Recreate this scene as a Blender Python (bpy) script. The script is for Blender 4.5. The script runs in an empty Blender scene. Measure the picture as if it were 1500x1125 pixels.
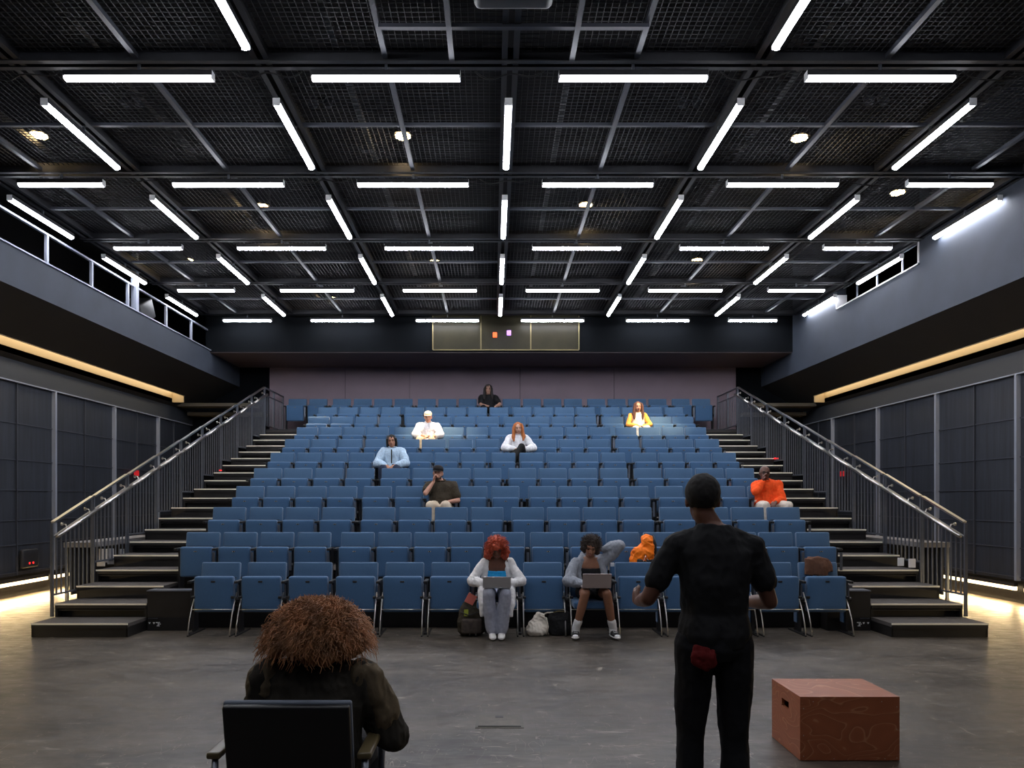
import bpy, math, random
from mathutils import Vector, Matrix, noise, Euler
random.seed(7)
C = bpy.context.scene.collection
sc = bpy.context.scene
F = 1071.0; CX = 722.0; CY = 732.0; CAMH = 1.64; S = 2.44; XC = 0.2
V = Vector

# ---------------------------------------------------------------- helpers
class MB:
    def __init__(s): s.v = []; s.f = []; s.mi = []; s.cur = 0
    def add(s, vs, fs):
        n = len(s.v); s.v += [tuple(p) for p in vs]
        for f in fs: s.f.append(tuple(i + n for i in f)); s.mi.append(s.cur)
        return s
    def box(s, x0, x1, y0, y1, z0, z1):
        return s.add([(x0,y0,z0),(x1,y0,z0),(x1,y1,z0),(x0,y1,z0),(x0,y0,z1),(x1,y0,z1),(x1,y1,z1),(x0,y1,z1)],
                     [(0,3,2,1),(4,5,6,7),(0,1,5,4),(1,2,6,5),(2,3,7,6),(3,0,4,7)])
    def obox(s, M, x0, x1, y0, y1, z0, z1):
        vs = [M @ V(p) for p in [(x0,y0,z0),(x1,y0,z0),(x1,y1,z0),(x0,y1,z0),(x0,y0,z1),(x1,y0,z1),(x1,y1,z1),(x0,y1,z1)]]
        return s.add(vs, [(0,3,2,1),(4,5,6,7),(0,1,5,4),(1,2,6,5),(2,3,7,6),(3,0,4,7)])
    def rbox(s, c, h, r, M=None, puff=0.0, n=2):
        # rounded box: centre c, half sizes h, radius r; puff bulges the big faces
        ax = []
        for k in range(3):
            a = h[k]; rr = min(r, a * .98)
            e = [-a + rr * (1 - math.cos(math.pi/2 * i / n)) for i in range(n)] + [-a + rr]
            m = [(-a + rr) * (1 - t) + (a - rr) * t for t in (.25, .5, .75)] if a > 2.5 * rr else []
            ax.append(e + m + [-q for q in reversed(e)])
        idx = {}
        def vid(i, j, k):
            key = (i, j, k)
            if key in idx: return idx[key]
            p = V((ax[0][i], ax[1][j], ax[2][k])); q = V([max(-(h[t]-min(r,h[t]*.98)), min(h[t]-min(r,h[t]*.98), p[t])) for t in range(3)])
            d = p - q
            if d.length > 1e-9:
                # cube-corner to sphere
                d = d.normalized() * min(r, min(h) * .98) if True else d
                p = q + V([max(-min(r,h[t]*.98), min(min(r,h[t]*.98), d[t])) for t in range(3)])
            if puff:
                m = min(range(3), key=lambda t: h[t]); o = [t for t in range(3) if t != m]
                w = (1 - (p[o[0]]/h[o[0]])**2) * (1 - (p[o[1]]/h[o[1]])**2)
                p[m] += puff * max(0, w) * (1 if p[m] > 0 else -1)
            p = p + V(c)
            if M: p = M @ p
            s.v.append(tuple(p)); idx[key] = len(s.v) - 1
            return idx[key]
        N = [len(a) - 1 for a in ax]
        def quad(a, b, c_, d): s.f.append((vid(*a), vid(*b), vid(*c_), vid(*d))); s.mi.append(s.cur)
        for i in range(N[0]):
            for j in range(N[1]):
                quad((i,j,0),(i,j+1,0),(i+1,j+1,0),(i+1,j,0)); k = N[2]
                quad((i,j,k),(i+1,j,k),(i+1,j+1,k),(i,j+1,k))
        for i in range(N[0]):
            for k in range(N[2]):
                quad((i,0,k),(i+1,0,k),(i+1,0,k+1),(i,0,k+1)); j = N[1]
                quad((i,j,k),(i,j,k+1),(i+1,j,k+1),(i+1,j,k))
        for j in range(N[1]):
            for k in range(N[2]):
                quad((0,j,k),(0,j,k+1),(0,j+1,k+1),(0,j+1,k)); i = N[0]
                quad((i,j,k),(i,j+1,k),(i,j+1,k+1),(i,j,k+1))
        return s
    def cyl(s, p0, p1, r0, r1=None, n=12):
        return s.tube([p0, p1], [r0, r0 if r1 is None else r1], n)
    def tube(s, path, r, n=8, cap=True):
        P = [V(p) for p in path]; R = r if isinstance(r, (list, tuple)) else [r] * len(P)
        base = len(s.v); up = None
        for i, p in enumerate(P):
            t = (P[min(i+1, len(P)-1)] - P[max(i-1, 0)]).normalized()
            if up is None:
                up = t.orthogonal().normalized()
            up = (up - t * up.dot(t)).normalized(); b = t.cross(up)
            for k in range(n):
                a = 2 * math.pi * k / n
                s.v.append(tuple(p + (up * math.cos(a) + b * math.sin(a)) * R[i]))
        for i in range(len(P) - 1):
            for k in range(n):
                a = base + i*n + k; b2 = base + i*n + (k+1) % n
                s.f.append((a, b2, b2 + n, a + n)); s.mi.append(s.cur)
        if cap:
            s.f.append(tuple(base + k for k in reversed(range(n)))); s.mi.append(s.cur)
            e = base + (len(P)-1)*n; s.f.append(tuple(e + k for k in range(n))); s.mi.append(s.cur)
        return s
    def ell(s, c, r, R=None, nu=16, nv=10):
        c = V(c); vs = []; R = R or Matrix.Identity(3)
        for j in range(nv + 1):
            ph = math.pi * j / nv
            for i in range(nu):
                th = 2 * math.pi * i / nu
                if j in (0, nv) and i: continue
                vs.append(c + R @ V((r[0]*math.sin(ph)*math.cos(th), r[1]*math.sin(ph)*math.sin(th), r[2]*math.cos(ph))))
        fs = []
        ring = lambda j: 1 + (j-1)*nu
        for i in range(nu):
            i2 = (i+1) % nu
            fs.append((0, ring(1)+i, ring(1)+i2))
            for j in range(1, nv-1):
                fs.append((ring(j)+i, ring(j+1)+i, ring(j+1)+i2, ring(j)+i2))
            fs.append((ring(nv-1)+i, len(vs)-1, ring(nv-1)+i2))
        return s.add(vs, fs)
    def cap(s, p0, p1, r0, r1, n=14):
        # capsule with round ends
        p0 = V(p0); p1 = V(p1); d = (p1 - p0); L = d.length
        if L < 1e-6: return s.ell(p0, (r0,)*3)
        t = d / L; path = []; rad = []
        for a in (80, 55, 30): path.append(p0 - t * r0 * math.sin(math.radians(a))); rad.append(r0 * math.cos(math.radians(a)))
        path += [p0, p1]; rad += [r0, r1]
        for a in (30, 55, 80): path.append(p1 + t * r1 * math.sin(math.radians(a))); rad.append(r1 * math.cos(math.radians(a)))
        return s.tube(path, rad, n)
    def chain(s, pts, rads, n=14):
        for i in range(len(pts) - 1): s.cap(pts[i], pts[i+1], rads[i], rads[i+1], n)
        return s
    def loft(s, secs, right, n=20, p=2.3):
        # secs: (centre, rx, ry); super-ellipse sections across the path
        base = len(s.v); P = [V(q[0]) for q in secs]; right = V(right).normalized()
        for i, (c, rx, ry) in enumerate(secs):
            t = (P[min(i+1, len(P)-1)] - P[max(i-1, 0)]).normalized()
            r_ = (right - t * right.dot(t)).normalized(); f_ = t.cross(r_)
            for k in range(n):
                a = 2*math.pi*k/n; ca, sa = math.cos(a), math.sin(a)
                s.v.append(tuple(P[i] + r_ * rx * math.copysign(abs(ca)**(2/p), ca) + f_ * ry * math.copysign(abs(sa)**(2/p), sa)))
        for i in range(len(P)-1):
            for k in range(n):
                a = base+i*n+k; b = base+i*n+(k+1) % n
                s.f.append((a, b, b+n, a+n)); s.mi.append(s.cur)
        s.f.append(tuple(base+k for k in reversed(range(n)))); s.mi.append(s.cur)
        e = base+(len(P)-1)*n; s.f.append(tuple(e+k for k in range(n))); s.mi.append(s.cur)
        return s
    def mesh(s, name):
        import bmesh
        me = bpy.data.meshes.new(name); me.from_pydata(s.v, [], s.f)
        if any(s.mi): me.polygons.foreach_set('material_index', s.mi)
        bm = bmesh.new(); bm.from_mesh(me); bmesh.ops.recalc_face_normals(bm, faces=bm.faces); bm.to_mesh(me); bm.free()
        return me
    def build(s, name, mat, parent=None, smooth=False):
        return link(name, s.mesh(name), mat, parent, smooth)

def link(name, me, mat, parent=None, smooth=False):
    for m in (mat if isinstance(mat, (list, tuple)) else [mat]): me.materials.append(m)
    if smooth: me.polygons.foreach_set('use_smooth', [True]*len(me.polygons))
    o = bpy.data.objects.new(name, me); C.objects.link(o)
    if parent: o.parent = parent
    return o

def smooth_angle(o, deg=40):
    me = o.data
    me.polygons.foreach_set('use_smooth', [True]*len(me.polygons))
    import bmesh
    bm = bmesh.new(); bm.from_mesh(me)
    for e in bm.edges:
        if len(e.link_faces) == 2 and e.calc_face_angle(0) > math.radians(deg): e.smooth = False
    bm.to_mesh(me); bm.free()
    return o

def empty(name, loc=(0,0,0), rz=0, label=None, cat=None, group=None):
    o = bpy.data.objects.new(name, None); C.objects.link(o); o.location = loc; o.rotation_euler = (0,0,rz)
    o.empty_display_size = .05
    return tag(o, label, cat, group)
def tag(o, label=None, cat=None, group=None, kind=None):
    if label: o['label'] = label
    if cat: o['category'] = cat
    if group: o['group'] = group
    if kind: o['kind'] = kind
    return o
def structure(o): o['kind'] = 'structure'; return o
def copy_tree(o, parent=None, keep=None):
    c = o.copy(); C.objects.link(c); c.parent = parent
    for ch in o.children:
        if keep is None or keep(ch): copy_tree(ch, c)
    return c

# ---------------------------------------------------------------- materials
def mat(name, col, rough=.6, metal=0., var=.0, scale=20., bump=0., bscale=200., spec=.5, stretch=(1,1,1), emit=None, estr=0, coat=0, sheen=0):
    m = bpy.data.materials.new(name); m.use_nodes = True; nt = m.node_tree; N = nt.nodes; L = nt.links
    b = N['Principled BSDF']
    b.inputs['Base Color'].default_value = (*col, 1); b.inputs['Roughness'].default_value = rough
    b.inputs['Metallic'].default_value = metal; b.inputs['Specular IOR Level'].default_value = spec
    b.inputs['Coat Weight'].default_value = coat; b.inputs['Sheen Weight'].default_value = sheen
    tc = N.new('ShaderNodeTexCoord'); mp = N.new('ShaderNodeMapping'); mp.inputs['Scale'].default_value = stretch
    L.new(tc.outputs['Object'], mp.inputs['Vector'])
    if var:
        n = N.new('ShaderNodeTexNoise'); n.inputs['Scale'].default_value = scale; n.inputs['Detail'].default_value = 4
        L.new(mp.outputs[0], n.inputs['Vector'])
        r = N.new('ShaderNodeMapRange'); r.inputs['From Min'].default_value = .3; r.inputs['From Max'].default_value = .7
        r.inputs['To Min'].default_value = 1 - var; r.inputs['To Max'].default_value = 1 + var
        L.new(n.outputs['Fac'], r.inputs['Value'])
        mx = N.new('ShaderNodeMix'); mx.data_type = 'RGBA'; mx.blend_type = 'MULTIPLY'; mx.inputs['Factor'].default_value = 1
        mx.inputs['A'].default_value = (*col, 1); L.new(r.outputs[0], mx.inputs['B']); L.new(mx.outputs['Result'], b.inputs['Base Color'])
    if bump:
        n2 = N.new('ShaderNodeTexNoise'); n2.inputs['Scale'].default_value = bscale; n2.inputs['Detail'].default_value = 3
        L.new(mp.outputs[0], n2.inputs['Vector'])
        bp = N.new('ShaderNodeBump'); bp.inputs['Strength'].default_value = bump; bp.inputs['Distance'].default_value = .01
        L.new(n2.outputs['Fac'], bp.inputs['Height']); L.new(bp.outputs[0], b.inputs['Normal'])
    if emit:
        b.inputs['Emission Color'].default_value = (*emit, 1); b.inputs['Emission Strength'].default_value = estr
    return m

M = {}
TUBE = 44
M['seat'] = mat('blue_fabric', (.052,.120,.235), .9, var=.16, scale=260, bump=.25, bscale=500, spec=.2, sheen=.25)
M['seat_lt'] = mat('blue_fabric_back', (.060,.125,.225), .9, var=.16, scale=240, bump=.25, bscale=480, spec=.2, sheen=.3)
M['black'] = mat('black_metal', (.012,.012,.014), .45, var=.2, scale=30)
M['blackp'] = mat('black_plastic', (.010,.010,.011), .5)
M['chrome'] = mat('brushed_steel', (.55,.53,.50), .28, 1.0)
M['steel'] = mat('dark_steel', (.17,.185,.22), .34, .7, var=.1, scale=12)
M['nosing'] = mat('aluminium_nosing', (.95,.86,.70), .45)
M['tread'] = mat('grey_carpet_tread', (.066,.058,.054), .9, var=.25, scale=220, bump=.2)
M['riser'] = mat('black_riser', (.011,.010,.010), .5, var=.3, scale=6)
M['beam'] = mat('black_painted_beam', (.014,.015,.019), .5, var=.25, scale=8)
M['bar'] = mat('grey_painted_bar', (.048,.053,.068), .45, .2)
M['wire'] = mat('dark_wire', (.024,.025,.030), .6, .2)
M['void'] = mat('matt_black_void', (.006,.006,.008), .9)
M['wallside'] = mat('dark_blue_fascia', (.032,.041,.060), .7, var=.12, scale=2.2, bump=.05, bscale=30)
M['backwall'] = mat('mauve_wall', (.24,.185,.22), .8, var=.06, scale=1.4)
M['backdark'] = mat('black_wall', (.0035,.0045,.006), .9, spec=.1)
M['soffit'] = mat('dark_soffit', (.005,.0045,.0045), .7, var=.2, scale=3)
M['cove'] = mat('cream_cove', (.30,.22,.12), .6)
M['screen'] = mat('dark_acoustic_screen', (.018,.022,.032), .6, var=.35, scale=14, stretch=(1,1,.06), bump=.15, bscale=40)
M['post'] = mat('screen_post_metal', (.34,.37,.45), .4, .4)
M['white'] = mat('white_plastic', (.75,.75,.76), .5)
M['tube'] = mat('lit_tube', (.9,.9,.9), .4, emit=(.90,.92,1.0), estr=TUBE)
M['warm'] = mat('warm_lamp', (.9,.8,.6), .4, emit=(1.0,.70,.32), estr=45)
M['strip'] = mat('warm_strip', (.9,.8,.6), .4, emit=(1.0,.76,.44), estr=3.2)
M['coveemit'] = mat('warm_cove_strip', (.9,.8,.6), .4, emit=(1.0,.84,.58), estr=6.0)
M['red'] = mat('red_light', (.4,.01,.01), .4, emit=(1.0,.02,.02), estr=2.0)
M['glassy'] = mat('tinted_booth_glass', (.022,.019,.010), .4, var=.3, scale=1.5, spec=.15)
M['brass'] = mat('booth_frame', (.16,.13,.06), .4, .6)

def floor_mat():
    m = bpy.data.materials.new('stage_floor'); m.use_nodes = True; nt = m.node_tree; N = nt.nodes; L = nt.links; b = N['Principled BSDF']
    tc = N.new('ShaderNodeTexCoord')
    def nz(scale, detail=5, st=(1,1,1), dist=0):
        mp = N.new('ShaderNodeMapping'); mp.inputs['Scale'].default_value = st; L.new(tc.outputs['Object'], mp.inputs[0])
        n = N.new('ShaderNodeTexNoise'); n.inputs['Scale'].default_value = scale; n.inputs['Detail'].default_value = detail; n.inputs['Distortion'].default_value = dist
        L.new(mp.outputs[0], n.inputs['Vector']); return n.outputs['Fac']
    def rng(x, a, b_, c, d):
        r = N.new('ShaderNodeMapRange'); L.new(x, r.inputs['Value'])
        for k, v in zip(('From Min','From Max','To Min','To Max'), (a,b_,c,d)): r.inputs[k].default_value = v
        return r.outputs[0]
    def mth(op, a, b_):
        n = N.new('ShaderNodeMath'); n.operation = op
        for i, q in enumerate((a, b_)):
            if isinstance(q, (int, float)): n.inputs[i].default_value = q
            else: L.new(q, n.inputs[i])
        return n.outputs[0]
    big = nz(1.1, 6, (1,1.6,1)); fine = nz(14, 8, (.6,1.8,1))
    cr = N.new('ShaderNodeValToRGB'); L.new(mth('ADD', mth('MULTIPLY', big, .65), mth('MULTIPLY', fine, .35)), cr.inputs[0])
    e = cr.color_ramp.elements; e[0].position = .36; e[0].color = (.026,.021,.017,1); e[1].position = .64; e[1].color = (.105,.087,.068,1)
    # scratches: long thin iso-lines of stretched noise
    scr = None
    for (sc_, st, rot) in ((2.0,(1,3.5,1),.3),(2.6,(4,1,1),-.5),(3.0,(1.2,5,1),-.2)):
        mp = N.new('ShaderNodeMapping'); mp.inputs['Scale'].default_value = st; mp.inputs['Rotation'].default_value = (0,0,rot); L.new(tc.outputs['Object'], mp.inputs[0])
        n = N.new('ShaderNodeTexNoise'); n.inputs['Scale'].default_value = sc_; n.inputs['Detail'].default_value = 1; L.new(mp.outputs[0], n.inputs['Vector'])
        a = mth('ABSOLUTE', mth('SUBTRACT', n.outputs['Fac'], .5), 0)
        l = rng(a, 0, .0045, 1, 0)
        msk = rng(nz(3.1 + sc_, 2), .46, .54, 0, 1)
        l = mth('MULTIPLY', l, msk); scr = l if scr is None else mth('MAXIMUM', scr, l)
    mx = N.new('ShaderNodeMix'); mx.data_type = 'RGBA'; L.new(mth('MULTIPLY', scr, .9), mx.inputs['Factor']); L.new(cr.outputs[0], mx.inputs['A']); mx.inputs['B'].default_value = (.30,.26,.21,1)
    # seams between the floor sheets
    sep = N.new('ShaderNodeSeparateXYZ'); L.new(tc.outputs['Object'], sep.inputs[0])
    def seam(ax, per, off):
        q = mth('FRACT', mth('DIVIDE', mth('ADD', sep.outputs[ax], off), per), 0)
        return rng(mth('ABSOLUTE', mth('SUBTRACT', q, .5), 0), 0, .0035/per*1.2, 1, 0)
    sm = mth('MAXIMUM', seam('X', 1.22, .3), seam('Y', 2.44, .75))
    m2 = N.new('ShaderNodeMix'); m2.data_type = 'RGBA'; L.new(mth('MULTIPLY', sm, .55), m2.inputs['Factor']); L.new(mx.outputs['Result'], m2.inputs['A']); m2.inputs['B'].default_value = (.012,.011,.010,1)
    L.new(m2.outputs['Result'], b.inputs['Base Color'])
    L.new(rng(nz(5, 6, (1,2,1)), .3, .7, .30, .50), b.inputs['Roughness'])
    bp = N.new('ShaderNodeBump'); bp.inputs['Strength'].default_value = .10; bp.inputs['Distance'].default_value = .004; L.new(fine, bp.inputs['Height']); L.new(bp.outputs[0], b.inputs['Normal'])
    return m
M['floor'] = floor_mat()

def wood_mat(name, base, line, scale):
    m = bpy.data.materials.new(name); m.use_nodes = True; nt = m.node_tree; N = nt.nodes; L = nt.links; b = N['Principled BSDF']
    tc = N.new('ShaderNodeTexCoord'); mp = N.new('ShaderNodeMapping'); mp.inputs['Scale'].default_value = scale; L.new(tc.outputs['Object'], mp.inputs[0])
    n = N.new('ShaderNodeTexNoise'); n.inputs['Scale'].default_value = 1.6; n.inputs['Detail'].default_value = 1.5; n.inputs['Distortion'].default_value = .6; L.new(mp.outputs[0], n.inputs['Vector'])
    k = N.new('ShaderNodeMath'); k.operation = 'MULTIPLY'; k.inputs[1].default_value = 13; L.new(n.outputs['Fac'], k.inputs[0])
    f = N.new('ShaderNodeMath'); f.operation = 'FRACT'; L.new(k.outputs[0], f.inputs[0])
    cr = N.new('ShaderNodeValToRGB'); L.new(f.outputs[0], cr.inputs[0]); e = cr.color_ramp.elements
    e[0].position = 0; e[0].color = (*line, 1); e[1].position = .10; e[1].color = (*base, 1)
    e2 = cr.color_ramp.elements.new(.93); e2.color = (*[c*.85 for c in base], 1); e3 = cr.color_ramp.elements.new(1.0); e3.color = (*line, 1)
    L.new(cr.outputs[0], b.inputs['Base Color']); b.inputs['Roughness'].default_value = .42
    return m
M['plywood'] = wood_mat('red_brown_plywood', (.34,.100,.040), (.46,.20,.095), (1.6,1.6,3.2))
M['plyedge'] = mat('plywood_edge', (.15,.07,.04), .6, var=.3, scale=60)

def uniq(seq):
    return seq
ORD = ['first','second','third','fourth','fifth','sixth','seventh','eighth','ninth','tenth','eleventh','twelfth','thirteenth','fourteenth','fifteenth','sixteenth','seventeenth','eighteenth','nineteenth','twentieth']

# ---------------------------------------------------------------- room shell
Y0, YB = -1.5, 19.35            # room depth
XL, XR = -8.0, 8.25             # lower side walls
FL, FR = -6.70, 7.10            # gallery fascia planes
ZTOP = 7.5
structure(MB().box(XL-.3, XR+.3, Y0, YB+.3, -.1, 0).build('floor', M['floor']))

# back wall: mauve lower panels, black upper band with the booth
bw = structure(MB().box(-9.8, 9.8, YB, YB+.3, -.1, ZTOP).build('wall_back', M['backdark']))
p = MB(); 
edges = [-5.9, -3.9, -2.2, .72, 3.2, 6.42]
for a, b in zip(edges[:-1], edges[1:]): p.box(a+.006, b-.006, YB-.05, YB+.01, 3.36, 5.22)
p.build('wall_panel', M['backwall'], bw)
p = MB()
for a, b in zip(edges[:-1], edges[1:]): p.box(a, b, YB-.03, YB+.01, 5.23, 5.4)
p.build('header_panel', M['backwall'], bw)
bh = structure(MB().box(FL-.1, FR, 17.32, YB, 5.14, ZTOP).build('trim_9', M['backdark']))
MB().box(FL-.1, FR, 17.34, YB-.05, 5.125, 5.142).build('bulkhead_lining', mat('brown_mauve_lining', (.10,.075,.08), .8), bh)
# booth window: frame and panes
zb0, zb1 = 1.64+220*17.3/F, 1.64+272*17.3/F
wx = [(x-CX)*17.3/F for x in (634, 704.5, 777.5, 848)]
w = structure(MB().build('window_1', M['brass'])) if False else None
fr = MB()
fr.box(wx[0], wx[3], 17.29, 17.33, zb0-.02, zb0); fr.box(wx[0], wx[3], 17.29, 17.33, zb1, zb1+.02)
for x in wx: fr.box(x-.013, x+.013, 17.29, 17.33, zb0, zb1)
win = structure(fr.build('window_1', M['brass']))
for a, b in zip(wx[:-1], wx[1:]):
    MB().box(a+.013, b-.013, 17.305, 17.315, zb0, zb1).build('pane', M['glassy'], win)
for (xx, yy, col, nm, lb) in ((725, 491, (1,.12,.02), 'indicator_lamp', 'small glowing orange lamp in the middle pane of the projection booth'), (745.5, 488, (.55,.25,.9), 'indicator_lamp', 'small glowing violet square lamp in the booth, right of the orange one')):
    m_ = mat(nm+lb[14:20], col, .4, emit=col, estr=1.2)
    X = (xx-CX)*17.3/F; Z = CAMH+(CY-yy)*17.3/F
    tag(MB().rbox((X, 17.28, Z), (.05,.025,.06), .012).build('indicator_lamp', m_), lb, 'lamp')

# side walls (lower), with screens, posts and rails
def side_wall(side, X, zs, name):
    s = -1 if side == 'left' else 1
    w = structure(MB().box(*(sorted((X, X+s*.25))), Y0, YB, .37, 3.98).build(name, M['screen']))
    MB().box(*(sorted((X+s*.12, X+s*.3))), Y0, YB, -.02, .37).build('plinth', M['riser'], w)
    zt = 3.62
    MB().box(*(sorted((X-s*.05, X+s*.01))), Y0, YB, zt, 3.96).build('header', mat('dark_header', (.022,.026,.034), .6), w)
    MB().box(*(sorted((X-s*.06, X+s*.01))), Y0, YB, zt-.02, zt).build('header_trim', M['post'], w)
    for i, y in enumerate(zs):
        big = i % 2 == 0
        r = .024 if big else .012
        MB().box(*(sorted((X-s*(.07 if big else .03), X))), y-r, y+r, .37, zt-.02).build('post', M['post'] if big else M['bar'], w)
    rails = MB()
    for z in (.42, .88, 1.29, 1.80, 2.31, 2.92):
        rails.box(*(sorted((X-s*.015, X))), Y0, YB, z-.008, z+.008)
    rails.build('cross_rail', M['bar'], w)
    return w
side_wall('left', XL, [11.2-4.1, 11.2-3.07, 11.2-2.05, 11.2-1.0, 11.2, 12.26, 13.28, 14.3, 15.38, 16.4, 17.4, 18.3], 'wall_left')
side_wall('right', XR, [11.45-4.1, 11.45-3.07, 11.45-2.05, 10.4, 11.45, 12.5, 13.53, 14.6, 15.6, 16.65, 17.68, 18.5], 'wall_right')
# floor level strip lights below the screens
for s, X, nm in ((-1, XL, 'left'), (1, XR, 'right')):
    ys = [7.2, 9.2, 11.25, 13.3, 15.4, 17.4, 19.0] if s < 0 else [7.4, 9.4, 11.5, 13.57, 15.65, 17.7, 19.0]
    for i, (a, b) in enumerate(zip(ys[:-1], ys[1:])):
        t = empty('strip_light', (X+s*.05, (a+b)/2, .2), 0, f'warm floor level strip light under the {nm} screen wall, {ORD[i]} length from the camera', 'strip light', f'strip lights along the foot of the {nm} wall')
        L_ = (b-a)/2 - .1
        MB().box(-.03, .03, -L_, L_, .06, .12).build('housing', M['black'], t)
        MB().box(*(sorted((-s*.02, s*.02))), -L_, L_, .0, .06).build('diffuser', M['strip'], t)
        al = bpy.data.lights.new('strip_glow', 'AREA'); al.shape = 'RECTANGLE'; al.size = .05; al.size_y = 2*L_; al.energy = 48; al.color = (1,.72,.36)
        ao = bpy.data.objects.new('strip_glow', al); C.objects.link(ao); ao.location = (X-s*.03, (a+b)/2, .17); ao.rotation_euler = (0, s*.65, 0)

# fascias + soffits + coves
fl = structure(MB().box(FL-.15, FL, Y0, YB, 4.62, 5.17).build('trim_1', M['wallside']))
MB().box(FL-.20, FL+.03, Y0, YB, 5.17, 5.19).build('curb_cap', M['post'], fl)
# right fascia is a tall wall with a notch cut out
fr_ = MB(); X0, X1 = FR, FR+.2
ny0, ny1, nz0 = 12.17, 15.1, 5.56
fr_.box(X0, X1, Y0, ny0, 4.62, ZTOP); fr_.box(X0, X1, ny1, YB, 4.62, ZTOP); fr_.box(X0, X1, ny0, ny1, 4.62, nz0)
tr = structure(fr_.build('trim_2', M['wallside']))
e = MB(); e.box(X0-.02, X1, ny0+.0, ny1, nz0, nz0+.025); e.box(X0-.02, X1, ny0, ny0+.025, nz0, nz0+.5); e.box(X0-.02, X1, ny1-.025, ny1, nz0, nz0+.3)
e.build('notch_edging', M['white'], tr)
for s, Xf, Xw in ((-1, FL-.01, XL), (1, FR+.01, XR)):
    zf, zw = 4.62, 3.94; dX = abs(Xw-Xf)
    def zat(d): return zf + (zw-zf)*d/dX
    a, b = dX*.66, dX*.88
    q = MB()
    def slab(d0, d1, y0, y1):
        P = [(Xf+s*d0, zat(d0)), (Xf+s*d1, zat(d1)), (Xf+s*d1, zat(d1)+.1), (Xf+s*d0, zat(d0)+.1)]
        vs = [(x, y0, z) for x, z in P] + [(x, y1, z) for x, z in P]
        q.add(vs, [(0,1,2,3),(4,7,6,5),(0,4,5,1),(1,5,6,2),(2,6,7,3),(3,7,4,0)])
    slab(0, a, Y0, YB); slab(b, dX+.1, Y0, YB); slab(a, b, 17.9, YB)
    sf = structure(q.build('trim_3' if s < 0 else 'trim_4', M['soffit']))
    ch = MB()
    zt = zat(a)+.10
    ch.box(*sorted((Xf+s*b, Xf+s*(b+.03))), Y0, 17.9, zat(b), zt+.02)
    ch.box(*sorted((Xf+s*a, Xf+s*b)), 17.88, 17.92, zat(b), zt+.02)
    ch.box(*sorted((Xf+s*(a-.02), Xf+s*a)), Y0, 17.9, zat(a), zt+.02)
    ch.build('cove', M['cove'], sf)
    sp = MB().box(*sorted((Xf+s*a, Xf+s*b)), Y0, 17.88, zt, zt+.02).build('cove_light', M['coveemit'])
    tag(sp, f"long warm strip light recessed in the dark soffit on the {'left' if s<0 else 'right'} side", 'cove light')
# pale end panels under the soffits at the back
for s, xs in ((-1, (-7.9, -5.95)), (1, (6.5, 8.1))):
    q = MB(); q.box(xs[0], xs[1], 18.9, 19.3, 3.82, 3.9); q.box(xs[0], xs[1], 18.3, 18.7, 3.98, 4.06)
    structure(q.build('trim_5' if s < 0 else 'trim_6', mat('dim_beige', (.10,.085,.06), .7)))

# gallery deck and outer walls
structure(MB().box(-9.8, FL-.15, Y0, YB, 4.98, 5.05).build('trim_7', M['void']))
structure(MB().box(-9.9, -9.7, Y0, YB, 3.9, ZTOP).build('wall_gallery_left', M['void']))
structure(MB().box(9.7, 9.9, Y0, YB, 3.9, ZTOP).build('wall_gallery_right', M['void']))
structure(MB().box(FR+.2, 9.8, Y0, YB, 4.98, 5.05).build('trim_8', M['void']))

# gallery railing, left
g = empty('gallery_railing', (FL-.07, 10, 5.19), 0, 'thin grey metal railing along the edge of the left gallery', 'railing')
ys = [8.65, 9.87, 11.09, 12.33, 13.55, 15.14, 16.4, 17.5, 18.7]
for y in ys: MB().box(-.02, .02, y-10-.025, y-10+.025, 0, .47).build('post', M['post'], g)
MB().box(-.05, .05, 13.78-10, 13.88-10, 0, 1.1).build('post', M['post'], g)
MB().box(-.022, .022, -8, 9.3, .46, .49).build('top_rail', M['post'], g)
sp = empty('stage_monitor', (FL-.45, 14.9, 5.06), 0, 'black box shaped lighting unit standing on the left gallery behind its railing', 'stage equipment')
Mx = Matrix.Rotation(.5, 4, 'X')
MB().rbox((0,0,.42), (.22,.3,.2), .03, Mx).build('body', M['beam'], sp)
MB().box(-.2,.2,-.25,.25,0,.12).build('foot', M['black'], sp)
# railing in the right notch
g = empty('notch_railing', (FR+.1, 13.6, 5.585), 0, 'low thin railing in the opening cut into the right upper wall', 'railing')
for y in (-.75, .1, .85): MB().box(-.012, .012, y-.012, y+.012, 0, .38).build('post', M['post'], g)
MB().box(-.012, .012, -1.35, 1.4, .38, .4).build('top_rail', M['post'], g)

# ---------------------------------------------------------------- ceiling: slab, beams, bars, wire mesh
ceil = structure(MB().box(-9.9, 9.9, Y0, YB+.3, ZTOP, ZTOP+.1).build('ceiling', M['void']))
gx = [XC-2.81*S+.0, XC-2*S-.03, XC-S-.03, XC-.03, XC+S, XC+2*S, XC+2.81*S-.03]
gy = [Z*S for Z in (-.03, .97, 1.965, 2.965, 3.965, 4.965, 5.96, 6.955)]
zbm = CAMH + 1.755*S
def channel(mb, axis, c, a, b, z, w=.055, h=.13):
    # open steel channel pair: two webs and a thin bottom flange each side
    for d in (-w, w):
        if axis == 'x': mb.box(a, b, c+d-.012, c+d+.012, z, z+h); mb.box(a, b, c+d-.028, c+d+.028, z-.006, z+.006)
        else: mb.box(c+d-.012, c+d+.012, a, b, z, z+h); mb.box(c+d-.028, c+d+.028, a, b, z-.006, z+.006)
for y in gy:
    mb = MB(); channel(mb, 'x', y, gx[0]-.15, gx[-1]+.1, zbm+.02); mb.build('cross_beam', M['beam'], ceil)
for x in gx:
    mb = MB(); channel(mb, 'y', x, Y0, gy[-1]+.1, zbm+.03); mb.build('long_beam', M['beam'], ceil)
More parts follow.
